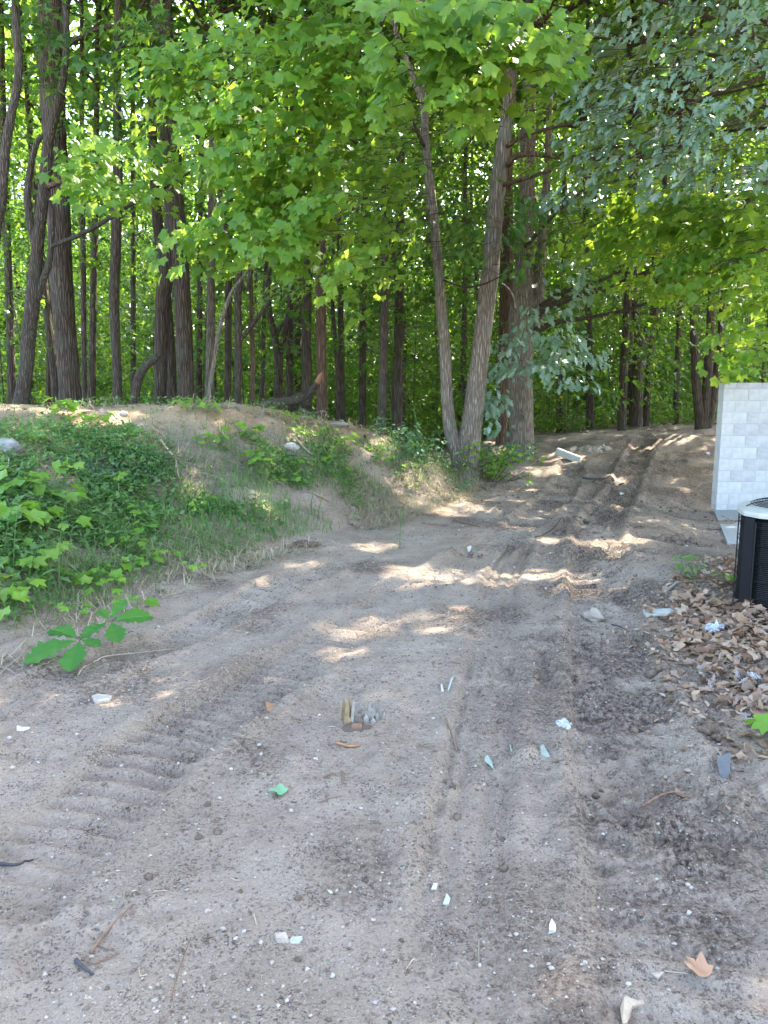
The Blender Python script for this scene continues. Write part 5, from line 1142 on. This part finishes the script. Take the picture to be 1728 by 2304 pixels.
tag(link('soil_lumps', a.mesh('soil_lumps', M_CLOD, True)), 'rounded dark soil lumps thrown up along the right wheel track', 'soil', kind='stuff')

def stick(px, rad, m, label, cat='stick', name='stick', lift=.006, sides=6, group=None):
    P = np.array([gp(x, y) for x, y in px]); P[:, 2] += lift; Q = smooth_line(P, 4); Q[:, 2] = np.maximum(Q[:, 2], H(Q[:, 0], Q[:, 1])+rad*.4)
    a = Acc(); tube(a, Q, np.linspace(rad, rad*.55, len(Q)), sides, .12, True, 3); c = P[0]; o = link(name, a.mesh(name, m, True, c), None, c); return tag(o, label, cat, group)
stick([(205, 2155), (240, 2105), (300, 2048)], .005, M_BRSTICK, 'thin curved brown twig, longest one on the near left of the track')
stick([(172, 2180), (190, 2195), (210, 2210)], .007, M_DKSTICK, 'short dark twig below the long curved brown twig')
stick([(214, 2180), (240, 2170), (266, 2158)], .003, M_BRSTICK, 'fine dark straw just right of the short dark twig')
stick([(385, 2270), (400, 2200), (430, 2120)], .0025, M_BRSTICK, 'very fine upright straw left of the pale tile scrap')
stick([(0, 1955), (40, 1958), (75, 1940)], .006, M_DKSTICK, 'dark stick ending beside a dark pebble at the near left')
stick([(1445, 1818), (1500, 1812), (1570, 1812)], .006, M_BRSTICK, 'brown twig lying level on the right wheel track')
stick([(1003, 1625), (1018, 1660), (1028, 1695)], .006, M_BRSTICK, 'slim brown twig below the twin white slivers')
stick([(757, 1677), (785, 1682), (810, 1690)], .008, M_ORANGEW, 'rusty bent twig in front of the splintered stump')
stick([(770, 1745), (770, 1775)], .005, M_BRSTICK, 'small upright brown twig near the fallen green leaf')
stick([(728, 1752), (748, 1744), (760, 1757)], .004, M_BRSTICK, 'hooked thin brown twig near the fallen green leaf')
stick([(175, 1525), (230, 1490), (300, 1478), (390, 1465)], .005, M_TANSTICK, 'long pale twig passing under the front oak seedling')
stick([(330, 1512), (345, 1480), (350, 1465)], .004, M_BRSTICK, 'short brown twig right of the long pale twig')
stick([(1205, 1215), (1230, 1205), (1250, 1190), (1262, 1172)], .011, M_DKSTICK, 'dark bent stick propped over a clod in mid track', lift=.03)
stick([(1022, 1172), (1050, 1180), (1080, 1187)], .016, M_BRSTICK, 'short reddish stick on the sandy lip below the bank')
stick([(950, 1180), (980, 1182), (1005, 1184)], .010, M_BRSTICK, 'thin brown stick left of the short reddish stick')
stick([(1310, 1078), (1350, 1079), (1380, 1080)], .022, M_DKSTICK, 'dark level stick on the upper track')
stick([(355, 990), (375, 1020), (395, 1045), (402, 1085)], .014, M_TANSTICK, 'bare curved root hanging down the bank face', lift=.05)
stick([(75, 930), (72, 950), (85, 985)], .016, M_TANSTICK, 'pale exposed root at the upper left of the bank')
stick([(660, 985), (680, 1010), (700, 1030)], .018, M_TANSTICK, 'grey stick sloping beside the white rock on the bank', lift=.04)
stick([(590, 930), (640, 935), (690, 960)], .012, M_BRSTICK, 'dark stick lying just below the fallen log')
stick([(820, 985), (835, 1010), (850, 1020)], .020, M_BARKT, 'dark root sticking out of the bank at its right end', lift=.03)
stick([(835, 1000), (860, 1010), (885, 1020)], .018, M_TANSTICK, 'pale root beside the dark root at the bank end')
stick([(725, 1155), (740, 1135), (755, 1120)], .010, M_WOODG, 'bleached stick crossing the lower bank')
stick([(690, 1110), (715, 1118), (740, 1130)], .009, M_BRSTICK, 'brown stick lying left of the bleached stick')
stick([(1495, 1340), (1515, 1325), (1535, 1312)], .016, M_WOODG, 'pale split stick lying toward the condenser')
stick([(1375, 1410), (1395, 1415), (1412, 1430)], .005, M_DKSTICK, 'thin dark wire like twig on the right wheel track')
stick([(560, 1385), (600, 1345), (640, 1310)], .004, M_STRAW, 'long dry grass stalk reaching onto the track', 'stalk', 'grass_stalk', .02)
stick([(1630, 1190), (1610, 1194), (1590, 1190)], .008, M_DKSTICK, 'small dark stick at the edge of the concrete slab')
for k in range(70):
    y = 1.8+rng.random()**1.3*9; x = rng.uniform(-.48, .48)*y; th = rng.uniform(0, 6.28); l_ = rng.uniform(.02, .09)*(1+.08*y)
    q = [(x, y), (x+l_*math.cos(th)*.5, y+l_*math.sin(th)*.5+rng.normal(0, .006)), (x+l_*math.cos(th), y+l_*math.sin(th))]; P = np.array([(a_, b_, hz(a_, b_)+.004) for a_, b_ in q])
    a = Acc(); tube(a, P, [.0022, .002, .0012], 4); o = link('twig', a.mesh('twig', (M_BRSTICK, M_TANSTICK, M_STRAW)[k % 3], False, P[0]), None, P[0]); tag(o, 'tiny dry twig lying loose on the track', 'twig', 'tiny twigs strewn over the track')

def scrap(poly, m, label, name, cat, tilt=0.0, thick=.004, lift=.001, y0=None):
    """a flat piece outlined by its corners on the ground, given thickness and raised edge"""
    G = np.array([gp(x, y) for x, y in poly]); c = G.mean(0); c[2] = hz(c[0], c[1]); G[:, :2] += rng.normal(0, .0022, (len(G), 2)); V = (G-c)*(.78 if name not in ('plank', 'flat_stone', 'wood_piece') else 1); V[:, 2] = V[:, 2]*.3+lift
    if tilt: V[:, 2] += tilt*(V[:, 1]-V[:, 1].min())
    n = len(V); a = Acc(); W = np.vstack([V+(0, 0, thick), V-(0, 0, thick*.2)]); k = np.arange(n); a.add(W, np.stack([n+k, n+(k+1) % n, (k+1) % n, k], -1)); a.L.append(np.arange(n)); a.S.append(np.array([n], np.int32)); a.L.append(np.arange(n, 2*n)[::-1]); a.S.append(np.array([n], np.int32))
    return tag(link(name, a.mesh(name, m), None, c), label, cat)
scrap([(646, 2128), (652, 2122), (686, 2119), (687, 2135), (670, 2141), (652, 2140)], M_SHARD, 'pale blue grey tile scrap lying alone near the camera', 'tile_scrap', 'scrap')
scrap([(612, 2112), (650, 2110), (655, 2126), (620, 2128)], M_CLODL, 'crumbly sand lump left of the pale tile scrap', 'sand_lump', 'clod', 0, .014)
scrap([(1232, 2088), (1240, 2080), (1252, 2086), (1254, 2098), (1246, 2106), (1234, 2104)], M_WHITE, 'bright white shard, the whitest one on the near track', 'white_shard', 'shard', .08)
scrap([(1232, 2106), (1250, 2106), (1248, 2116), (1234, 2114)], M_WHITE, 'small white chip touching the bright white shard', 'white_chip', 'shard')
scrap([(1088, 1705), (1096, 1702), (1108, 1720), (1115, 1738), (1100, 1730), (1088, 1718)], M_SHARDG, 'large pale green shard standing tilted in mid track', 'glass_shard', 'shard', .08)
scrap([(1212, 1688), (1220, 1686), (1232, 1700), (1242, 1716), (1228, 1720), (1216, 1706)], M_SHARDG, 'pale green shard beside brown leaf scraps', 'glass_shard', 'shard', .08)
scrap([(1144, 1682), (1149, 1680), (1155, 1694), (1149, 1696)], M_SHARDG, 'small pale shard between two larger green ones', 'glass_shard', 'shard', .08)
scrap([(1006, 1560), (1014, 1530), (1022, 1524), (1018, 1545), (1008, 1568)], M_SHARD, 'longer sliver of a pair of white slivers', 'sliver', 'shard', .08)
scrap([(992, 1545), (996, 1543), (998, 1562), (993, 1564)], M_WHITE, 'shorter sliver of a pair of white slivers', 'sliver', 'shard', .08)
scrap([(995, 2045), (1005, 2018), (1014, 2030), (1012, 2048)], M_SHARD, 'thin grey triangular shard right of a bone white scrap', 'plastic_shard', 'shard', .08)
scrap([(968, 2018), (975, 2000), (986, 1998), (980, 2012)], M_WHITE, 'bone white scrap left of the grey triangular shard', 'bone_scrap', 'scrap', .1)
scrap([(1470, 1992), (1482, 1990), (1484, 2000), (1472, 2002)], M_SHARD, 'small square pale scrap on the dark soil', 'plastic_scrap', 'scrap')
scrap([(1448, 2192), (1490, 2192), (1498, 2206), (1480, 2214), (1455, 2206)], M_CLODL, 'flat tan soil patch left of the large brown leaf', 'soil_flake', 'clod', 0, .005)
scrap([(1612, 1722), (1624, 1716), (1642, 1718), (1643, 1744), (1634, 1756), (1618, 1748), (1611, 1738)], M_STONEG, 'flat dark grey stone at the near right', 'flat_stone', 'stone', .1, .012)
scrap([(208, 1575), (222, 1570), (252, 1574), (244, 1582), (215, 1586)], M_STONE, 'flat pale stone before the oak seedlings', 'flat_stone', 'stone', 0, .015)
scrap([(592, 1602), (632, 1590), (636, 1595), (600, 1609)], M_ORANGEW, 'flat strip of tan bark left of the splintered stump', 'bark_chip', 'wood chip')
scrap([(1445, 1386), (1530, 1376), (1536, 1384), (1528, 1388), (1452, 1395)], M_PLANK, 'grey green plank offcut at the edge of the leaf litter', 'plank', 'plank', 0, .018, .012)
scrap([(1387, 1249), (1390, 1247), (1397, 1248), (1396, 1251)], M_STONEW, 'small white stone in the mid track sunlight', 'stone', 'stone', 0, .02)
scrap([(1049, 1241), (1060, 1237), (1062, 1239), (1054, 1244)], M_WHITE, 'shiny white scrap in mid track', 'plastic_scrap', 'scrap', .5, .01)
scrap([(1392, 1110), (1402, 1109), (1406, 1112), (1396, 1114)], M_SHARD, 'grey plastic scrap on the upper track', 'plastic_scrap', 'scrap', .4, .01)
scrap([(1588, 1023), (1597, 1022), (1598, 1026), (1590, 1026)], simple('pink_plastic', (.5, .36, .45), .5), 'pinkish scrap lying against the wall edge', 'plastic_scrap', 'scrap', .5, .02)
scrap([(1395, 2285), (1405, 2262), (1440, 2258), (1450, 2264), (1418, 2275), (1412, 2310), (1398, 2310)], M_TANSTICK, 'pale forked wood piece at the very front of the track', 'wood_piece', 'wood', 0, .02)
scrap([(35, 1640), (50, 1646), (72, 1640), (72, 1645), (52, 1652), (34, 1648)], M_WHITE, 'curved white bit of pipe at the left of the track', 'plastic_scrap', 'scrap', 0, .008)
# crumpled clear film
def film(x, y, s, label):
    p = gp(x, y); a = Acc(); n = 9; g = np.linspace(-1, 1, n); U, W = np.meshgrid(g, g); r_ = rng.normal(0, 1, (n, n)); Zz = .28*np.abs(r_)+.55*np.exp(-(U*U+W*W)*1.2); k = np.arange(n-1); i_ = (k[:, None]*n+k[None, :]).ravel()
    V = np.stack([U*(1-.3*np.abs(W))+.15*rng.normal(0, 1, (n, n)), W*.9+.15*rng.normal(0, 1, (n, n)), Zz], -1).reshape(-1, 3)*s; a.add(V, np.stack([i_, i_+1, i_+n+1, i_+n], -1)); return tag(link('plastic_film', a.mesh('plastic_film', M_FILM), None, p+(0, 0, .004)), label, 'plastic')
film(1268, 1638, .035, 'crumpled clear plastic film on the right wheel track'); film(1605, 1425, .07, 'bluish crumpled plastic film caught in the leaf litter'); film(1690, 1540, .04, 'small crumpled clear film between dry leaves')
# the fallen green leaf and the brown leaf
np.random.seed(3); V, TF = fine_leaf(MAPLE, .25, .12, .06, .92); a = Acc(); a.add(V, TF); o = link('fallen_leaf', a.mesh('fallen_leaf', M_MAPLE, True), None, gp(640, 1790)+(0, 0, .010), (.12, .08, math.radians(62)), .072); tag(o, 'single fresh green maple leaf lying on the bare track', 'leaf')
o.data.materials[0] = leafmat('fresh_leaf', [(.15, .32, .17), (.18, .35, .19)], [(.1, .3, .1), (.12, .3, .1)], .15)
V, TF = fine_leaf(MAPLE, .75, -.35, .06, .85); a = Acc(); a.add(V, TF)
o = link('fallen_leaf', a.mesh('fallen_leaf', leafmat('brown_leaf', [(.33, .18, .10), (.40, .22, .125)], [(.3, .16, .08), (.3, .16, .08)], .12), True), None, gp(1590, 2236)+(0, 0, .022), (-.05, -.12, .45), .072); tag(o, 'large curled tan leaf lying alone at the front right of the track', 'leaf')
for (x, y, s, lb) in ((1565, 1445, .05, ''), (1262, 1395, .06, 'curled pale leaf on a mud clod in the right wheel track'), (545, 1650, .0, ''), (865, 2152, .03, '')):
    if lb: tag(link('fallen_leaf', DEAD_ME[1], None, gp(x, y)+(0, 0, .02), (.3, .2, 1), s), lb, 'leaf')
# splintered stump
sp = gp(800, 1640); stump = thing('stump', 'splintered stump of a cut sapling, shards of wood standing in mid track', 'stump', sp)
def splinter(x, y0, y1, w, m, nm='splinter'):
    b0 = gp(x, y0); top = pt(x+(x-(779 if x < 800 else 836))*.45+rng.normal(0, 4), y1+rng.uniform(-6, 14), b0[1]+.01); h = max(.02, top[2]-b0[2]); wd = 1.55*w*b0[1]/F_PX
    a = Acc(); q = np.array([(-wd, 0, -.02), (wd, 0, -.02), (wd, wd*1.8, -.02), (-wd, wd*1.8, -.02)]); dx = top[0]-b0[0]
    V = np.vstack([q, q*(.85, .85, 0)+(dx*.6, 0, h*.62), q*(.12, .2, 0)+(dx, .004, h), ]); V[8:, 2] += rng.normal(0, .008, 4)
    a.add(V, [(0, 1, 5, 4), (1, 2, 6, 5), (2, 3, 7, 6), (3, 0, 4, 7), (4, 5, 9, 8), (5, 6, 10, 9), (6, 7, 11, 10), (7, 4, 8, 11), (8, 9, 10, 11)]); link(nm, a.mesh(nm, m, False), stump, b0-sp)
for (x, y0, y1, w, m) in [(772, 1622, 1566, 3.5, M_WOODL), (779, 1630, 1572, 4, M_WOODL), (786, 1628, 1560, 4, M_WOODL), (791, 1632, 1566, 2.5, M_WOODG), (783, 1634, 1612, 5, M_WOODL), (796, 1630, 1606, 3, M_WOODG), (804, 1622, 1596, 3, M_WOODG), (797, 1642, 1630, 9, M_BRSTICK),
                          (822, 1620, 1588, 5, M_WOODG), (830, 1624, 1578, 4, M_WOODG), (838, 1626, 1580, 5, M_WOODG), (845, 1626, 1590, 4, M_WOODG), (852, 1622, 1584, 4, M_WOODG), (860, 1624, 1604, 3, M_WOODG), (816, 1608, 1586, 5, M_WOODG), (834, 1604, 1574, 4, M_WOODG), (848, 1604, 1578, 4, M_WOODG), (826, 1632, 1612, 4, M_WOODG), (841, 1632, 1608, 4, M_WOODG)]:
    splinter(x, y0, y1, w, m)
a = Acc(); Pm, V0_, (q1, q2, q3) = rockmesh(M_CLOD, 16, 77, .45, .2, 6); link('stump_base', Pm, stump, (0, 0, -.012), None, (.085, .06, .05))
# rocks, clods and boards
def clodmesh(m, seed, flat):
    me, V, (Fq, Ft, Ft2) = rockmesh(m, 28, seed, 1.0, .0, 14); bpy.data.meshes.remove(me)
    f = 1+.55*fbm(V[:, 0]*1.6+V[:, 2]*1.1+seed, V[:, 1]*1.6-V[:, 2]*1.4, seed, 4)+.25*np.abs(vn(V[:, 0]*6+V[:, 2]*4, V[:, 1]*6-V[:, 2]*5, seed+5))
    V = V*np.clip(f, .35, 1.6)[:, None]*(1, 1, flat); a = Acc(); a.add(V, Fq)
    for T in (Ft, Ft2): a.L.append(np.array(T).ravel()); a.S.append(np.full(len(T), 3, np.int32))
    return a.mesh('clod', m, True), V, None
def rock(x, y, s, m, label, seed, flat=.7, name='rock', cat='rock', sink=.2, sx=1.0):
    me, V, _ = rockmesh(m, 12, seed, flat, .22, 6) if m not in (M_CLOD, M_CLODL) else clodmesh(m, seed, flat); p = gp(x, y); return tag(link(name, me, None, p+(0, 0, s*sink), (0, 0, rng.uniform(-.4, .4)), (s*sx, s*.8, s)), label, cat)
def heap(x, y, rx, ry, n, label, m=None, sc_=1.0):
    p = gp(x, y); a = Acc(); _, V0, (Fq, Ft, Ft2) = rockmesh(M_CLOD, 8, int(x), .75, .05, 5)
    for k in range(n):
        r_, th = math.sqrt(rng.random()), rng.uniform(0, 6.28); xx, yy = p[0]+rx*r_*math.cos(th), p[1]+ry*r_*math.sin(th); sz = sc_*(.02+.055*rng.random()**2)*(1.15-.6*r_)
        V = V0*(1+.55*vn(V0[:, 0]*1.7+k*3.1, V0[:, 1]*1.7+V0[:, 2]*2.3, int(y))[:, None]) @ rotz(rng.uniform(0, 6.28)).T*sz+(xx, yy, hz(xx, yy)+sz*(.1+.6*(1-r_)*rng.random()))
        n0 = a.n; a.add(V, Fq)
        for T in (Ft, Ft2): a.L.append((np.array(T)+n0).ravel()); a.S.append(np.full(len(T), 3, np.int32))
    return tag(link('clod_heap', a.mesh('clod_heap', m or M_CLOD, True)), label, 'clods', kind='stuff')
rock(278, 936, .05, M_STONEW, 'rounded white stone on the crest of the bank', 41)
rock(10, 1014, .15, M_STONEG2, 'big pale boulder half buried in herbs at the left of the bank', 42, .6)
rock(655, 1012, .085, M_STONEW, 'bright white rock sticking out of the bank in sunlight', 43, .75, sx=1.2)
rock(760, 958, .10, M_STONE, 'grey flat rock on the right shoulder of the bank', 44, .4, sx=1.7)
rock(1336, 1392, .07, M_CLODL, 'tan mud clod lying in the right wheel track', 45, .6, 'mud_clod', 'clod')
heap(1300, 1166, .26, .10, 22, 'long dark heap of clods across the mid track')
heap(1275, 1197, .17, .12, 26, 'crumbled dark clods under the propped stick')
heap(1480, 1515, .10, .08, 20, 'dark earth clods at the edge of the leaf litter', None, .55)
heap(1062, 1252, .12, .07, 12, 'dark clods just right of the shiny white scrap', None, .7)
heap(1535, 1222, .34, .2, 46, 'heap of dark clods in front of the concrete slab')
heap(1365, 1082, .3, .2, 24, 'low dark clods by the level stick on the upper track')
heap(1325, 1016, .55, .4, 90, 'heap of bare soil clods at the far end of the track', M_CLODL, 1.6)
rock(685, 1232, .10, M_CLOD, 'matted brown root clump at the foot of the bank', 53, .45, 'root_clump', 'root clump', .1, 1.4)
heap(1595, 1660, .09, .06, 18, 'dark fibrous clods before the leaf litter', None, .45)
rock(710, 1713, .011, M_STONEW, 'pale rounded pebble near the fallen green leaf', 55, .7, 'stone', 'stone')
rock(28, 1730, .013, M_STONE, 'pale oval pebble at the near left edge', 56, .7, 'stone', 'stone')
rock(22, 1668, .012, M_STONE, 'grey oval pebble beside the curved white bit of pipe', 57, .7, 'stone', 'stone')
rock(975, 1623, .012, M_STONE, 'tan pebble between the stump and the slim brown twig', 58, .7, 'stone', 'stone')
# fibres round the root clump
p = gp(685, 1232); a = Acc()
for k in range(60):
    th = rng.uniform(0, 6.28); r0 = rng.uniform(.02, .12); q = p+np.array((r0*math.cos(th)*1.4, r0*math.sin(th), rng.uniform(.01, .05))); tube(a, [q, q+rng.normal(0, .03, 3)*(1.5, 1, .4), q+rng.normal(0, .06, 3)*(1.5, 1, .3)], [.003, .003, .002], 3, cap=False)
tag(link('root_fibres', a.mesh('root_fibres', M_BRSTICK)), 'tangle of brown root fibres around the root clump', 'roots', kind='stuff')
# board leaning on the soil heap
p = gp(1278, 1036); a = Acc(); addbox(a, (0, 0, 0), (.5, .18, .13), .008, .002, rotz(-.35) @ roty(.36)); tag(link('timber_block', a.mesh('timber_block', M_PLANK), None, p+(0, 0, .10)), 'grey timber block tilted against the soil heap', 'timber')
# fallen log and torn stub behind the bank
P = np.array([pt(588, 915, 13.6), pt(620, 908, 13.6), pt(655, 903, 13.7), pt(680, 890, 13.9)]); P[:, 2] = np.maximum(P[:, 2], H(P[:, 0], P[:, 1])+.08)
a = Acc(); Q = smooth_line(P, 4); tube(a, Q, np.linspace(.105, .085, len(Q)), 10, .06); tag(link('fallen_log', a.mesh('fallen_log', M_BARKT, True, P[0]), None, P[0]), 'old mossy log lying just behind the crest of the bank', 'log')
P = np.array([pt(690, 915, 14.2), pt(700, 885, 14.1), pt(714, 860, 14.0), pt(724, 838, 13.9)]); r = thing('torn_branch', 'torn branch stub with a raw orange end leaning over the log', 'branch', P[0])
a = Acc(); Q = smooth_line(P[:3], 4); tube(a, Q, np.linspace(.07, .06, len(Q)), 9, .1); link('branch', a.mesh('branch', M_BARKT, True, P[0]), r)
a = Acc(); tube(a, [P[2], P[2]*.5+P[3]*.5, P[3]], [.062, .055, .015], 8, .35); link('torn_end', a.mesh('torn_end', M_ORANGEW, False, P[0]), r)
P = [pt(675, 920, 13.9), pt(700, 930, 13.8), pt(730, 925, 13.8), pt(738, 940, 13.8)]; a = Acc(); tube(a, smooth_line(P, 4), np.linspace(.03, .015, 13), 6, .1); tag(link('fallen_branch', a.mesh('fallen_branch', M_BARKG, True, P[0]), None, P[0]), 'curved grey fallen branch at the foot of the reddish trunk', 'branch')
# each plant of a kind is told apart by the landmark it stands nearest to
LAND = [('the white stone on the crest', (278, 936)), ('the pale boulder', (18, 1006)), ('the bright white rock', (655, 1012)), ('the front oak seedling', (178, 1480)), ('the rear oak seedling', (260, 1420)), ('the dark broad leaved seedling', (0, 1230)),
        ('the bare curved root', (395, 1050)), ('the root clump', (685, 1232)), ('the fallen log', (620, 905)), ('the bleached stick', (740, 1135)), ('the grey flat rock', (760, 958)), ('the forked maple', (1045, 1040)), ('the exposed root on the bank', (75, 955)), ('the yellowish weed spike', (900, 1235))]
ORD = ['nearest', 'second nearest', 'third nearest', 'fourth nearest', 'fifth nearest', 'sixth nearest', 'seventh nearest', 'eighth nearest', 'ninth nearest', 'tenth nearest', 'eleventh nearest', 'twelfth nearest', 'thirteenth nearest', 'fourteenth nearest']
def tell_apart(group, text, land, vertical=True):
    sets = {}
    for o in [o for o in COL.objects if o.get('group') == group]:
        u, v, _ = project(np.array(o.location)); k = min(range(len(land)), key=lambda q: math.hypot(land[q][1][0]-u, (land[q][1][1]-v)*(1 if vertical else 0)))
        dx, dy = u-land[k][1][0], v-land[k][1][1]
        way = ('left of' if dx < 0 else 'right of') if (abs(dx) >= abs(dy) or not vertical) else ('above' if dy < 0 else 'below')
        sets.setdefault((k, way), []).append((math.hypot(dx, dy if vertical else 0), o.name))
    for (k, way), l in sets.items():
        for q, (d, nm) in enumerate(sorted(l)): bpy.data.objects[nm]['label'] = f'{text}, {ORD[min(q, 13)]} {way} {land[k][0]}'
tell_apart(G_SEED, 'lime green maple seedling', LAND)
tell_apart(G_TALL, 'tall narrow leaved weed', LAND)
TLAND = [('the crooked pale tree', (60, 800)), ('the thickest straight trunk', (150, 800)), ('the slim smooth tree', (262, 800)), ('the touching pair', (400, 800)), ('the bow shaped fork', (535, 800)), ('the reddish brown trunk', (723, 800)), ('the slim mossy trunk', (862, 800)), ('the forked maple', (1040, 800)), ('the knotted tree', (1172, 800)), ('the narrow Y tree', (1438, 800)), ('the dark clump by the wall', (1585, 800))]
tell_apart('slender trees deep in the wood', 'slim deep wood tree', TLAND, False)
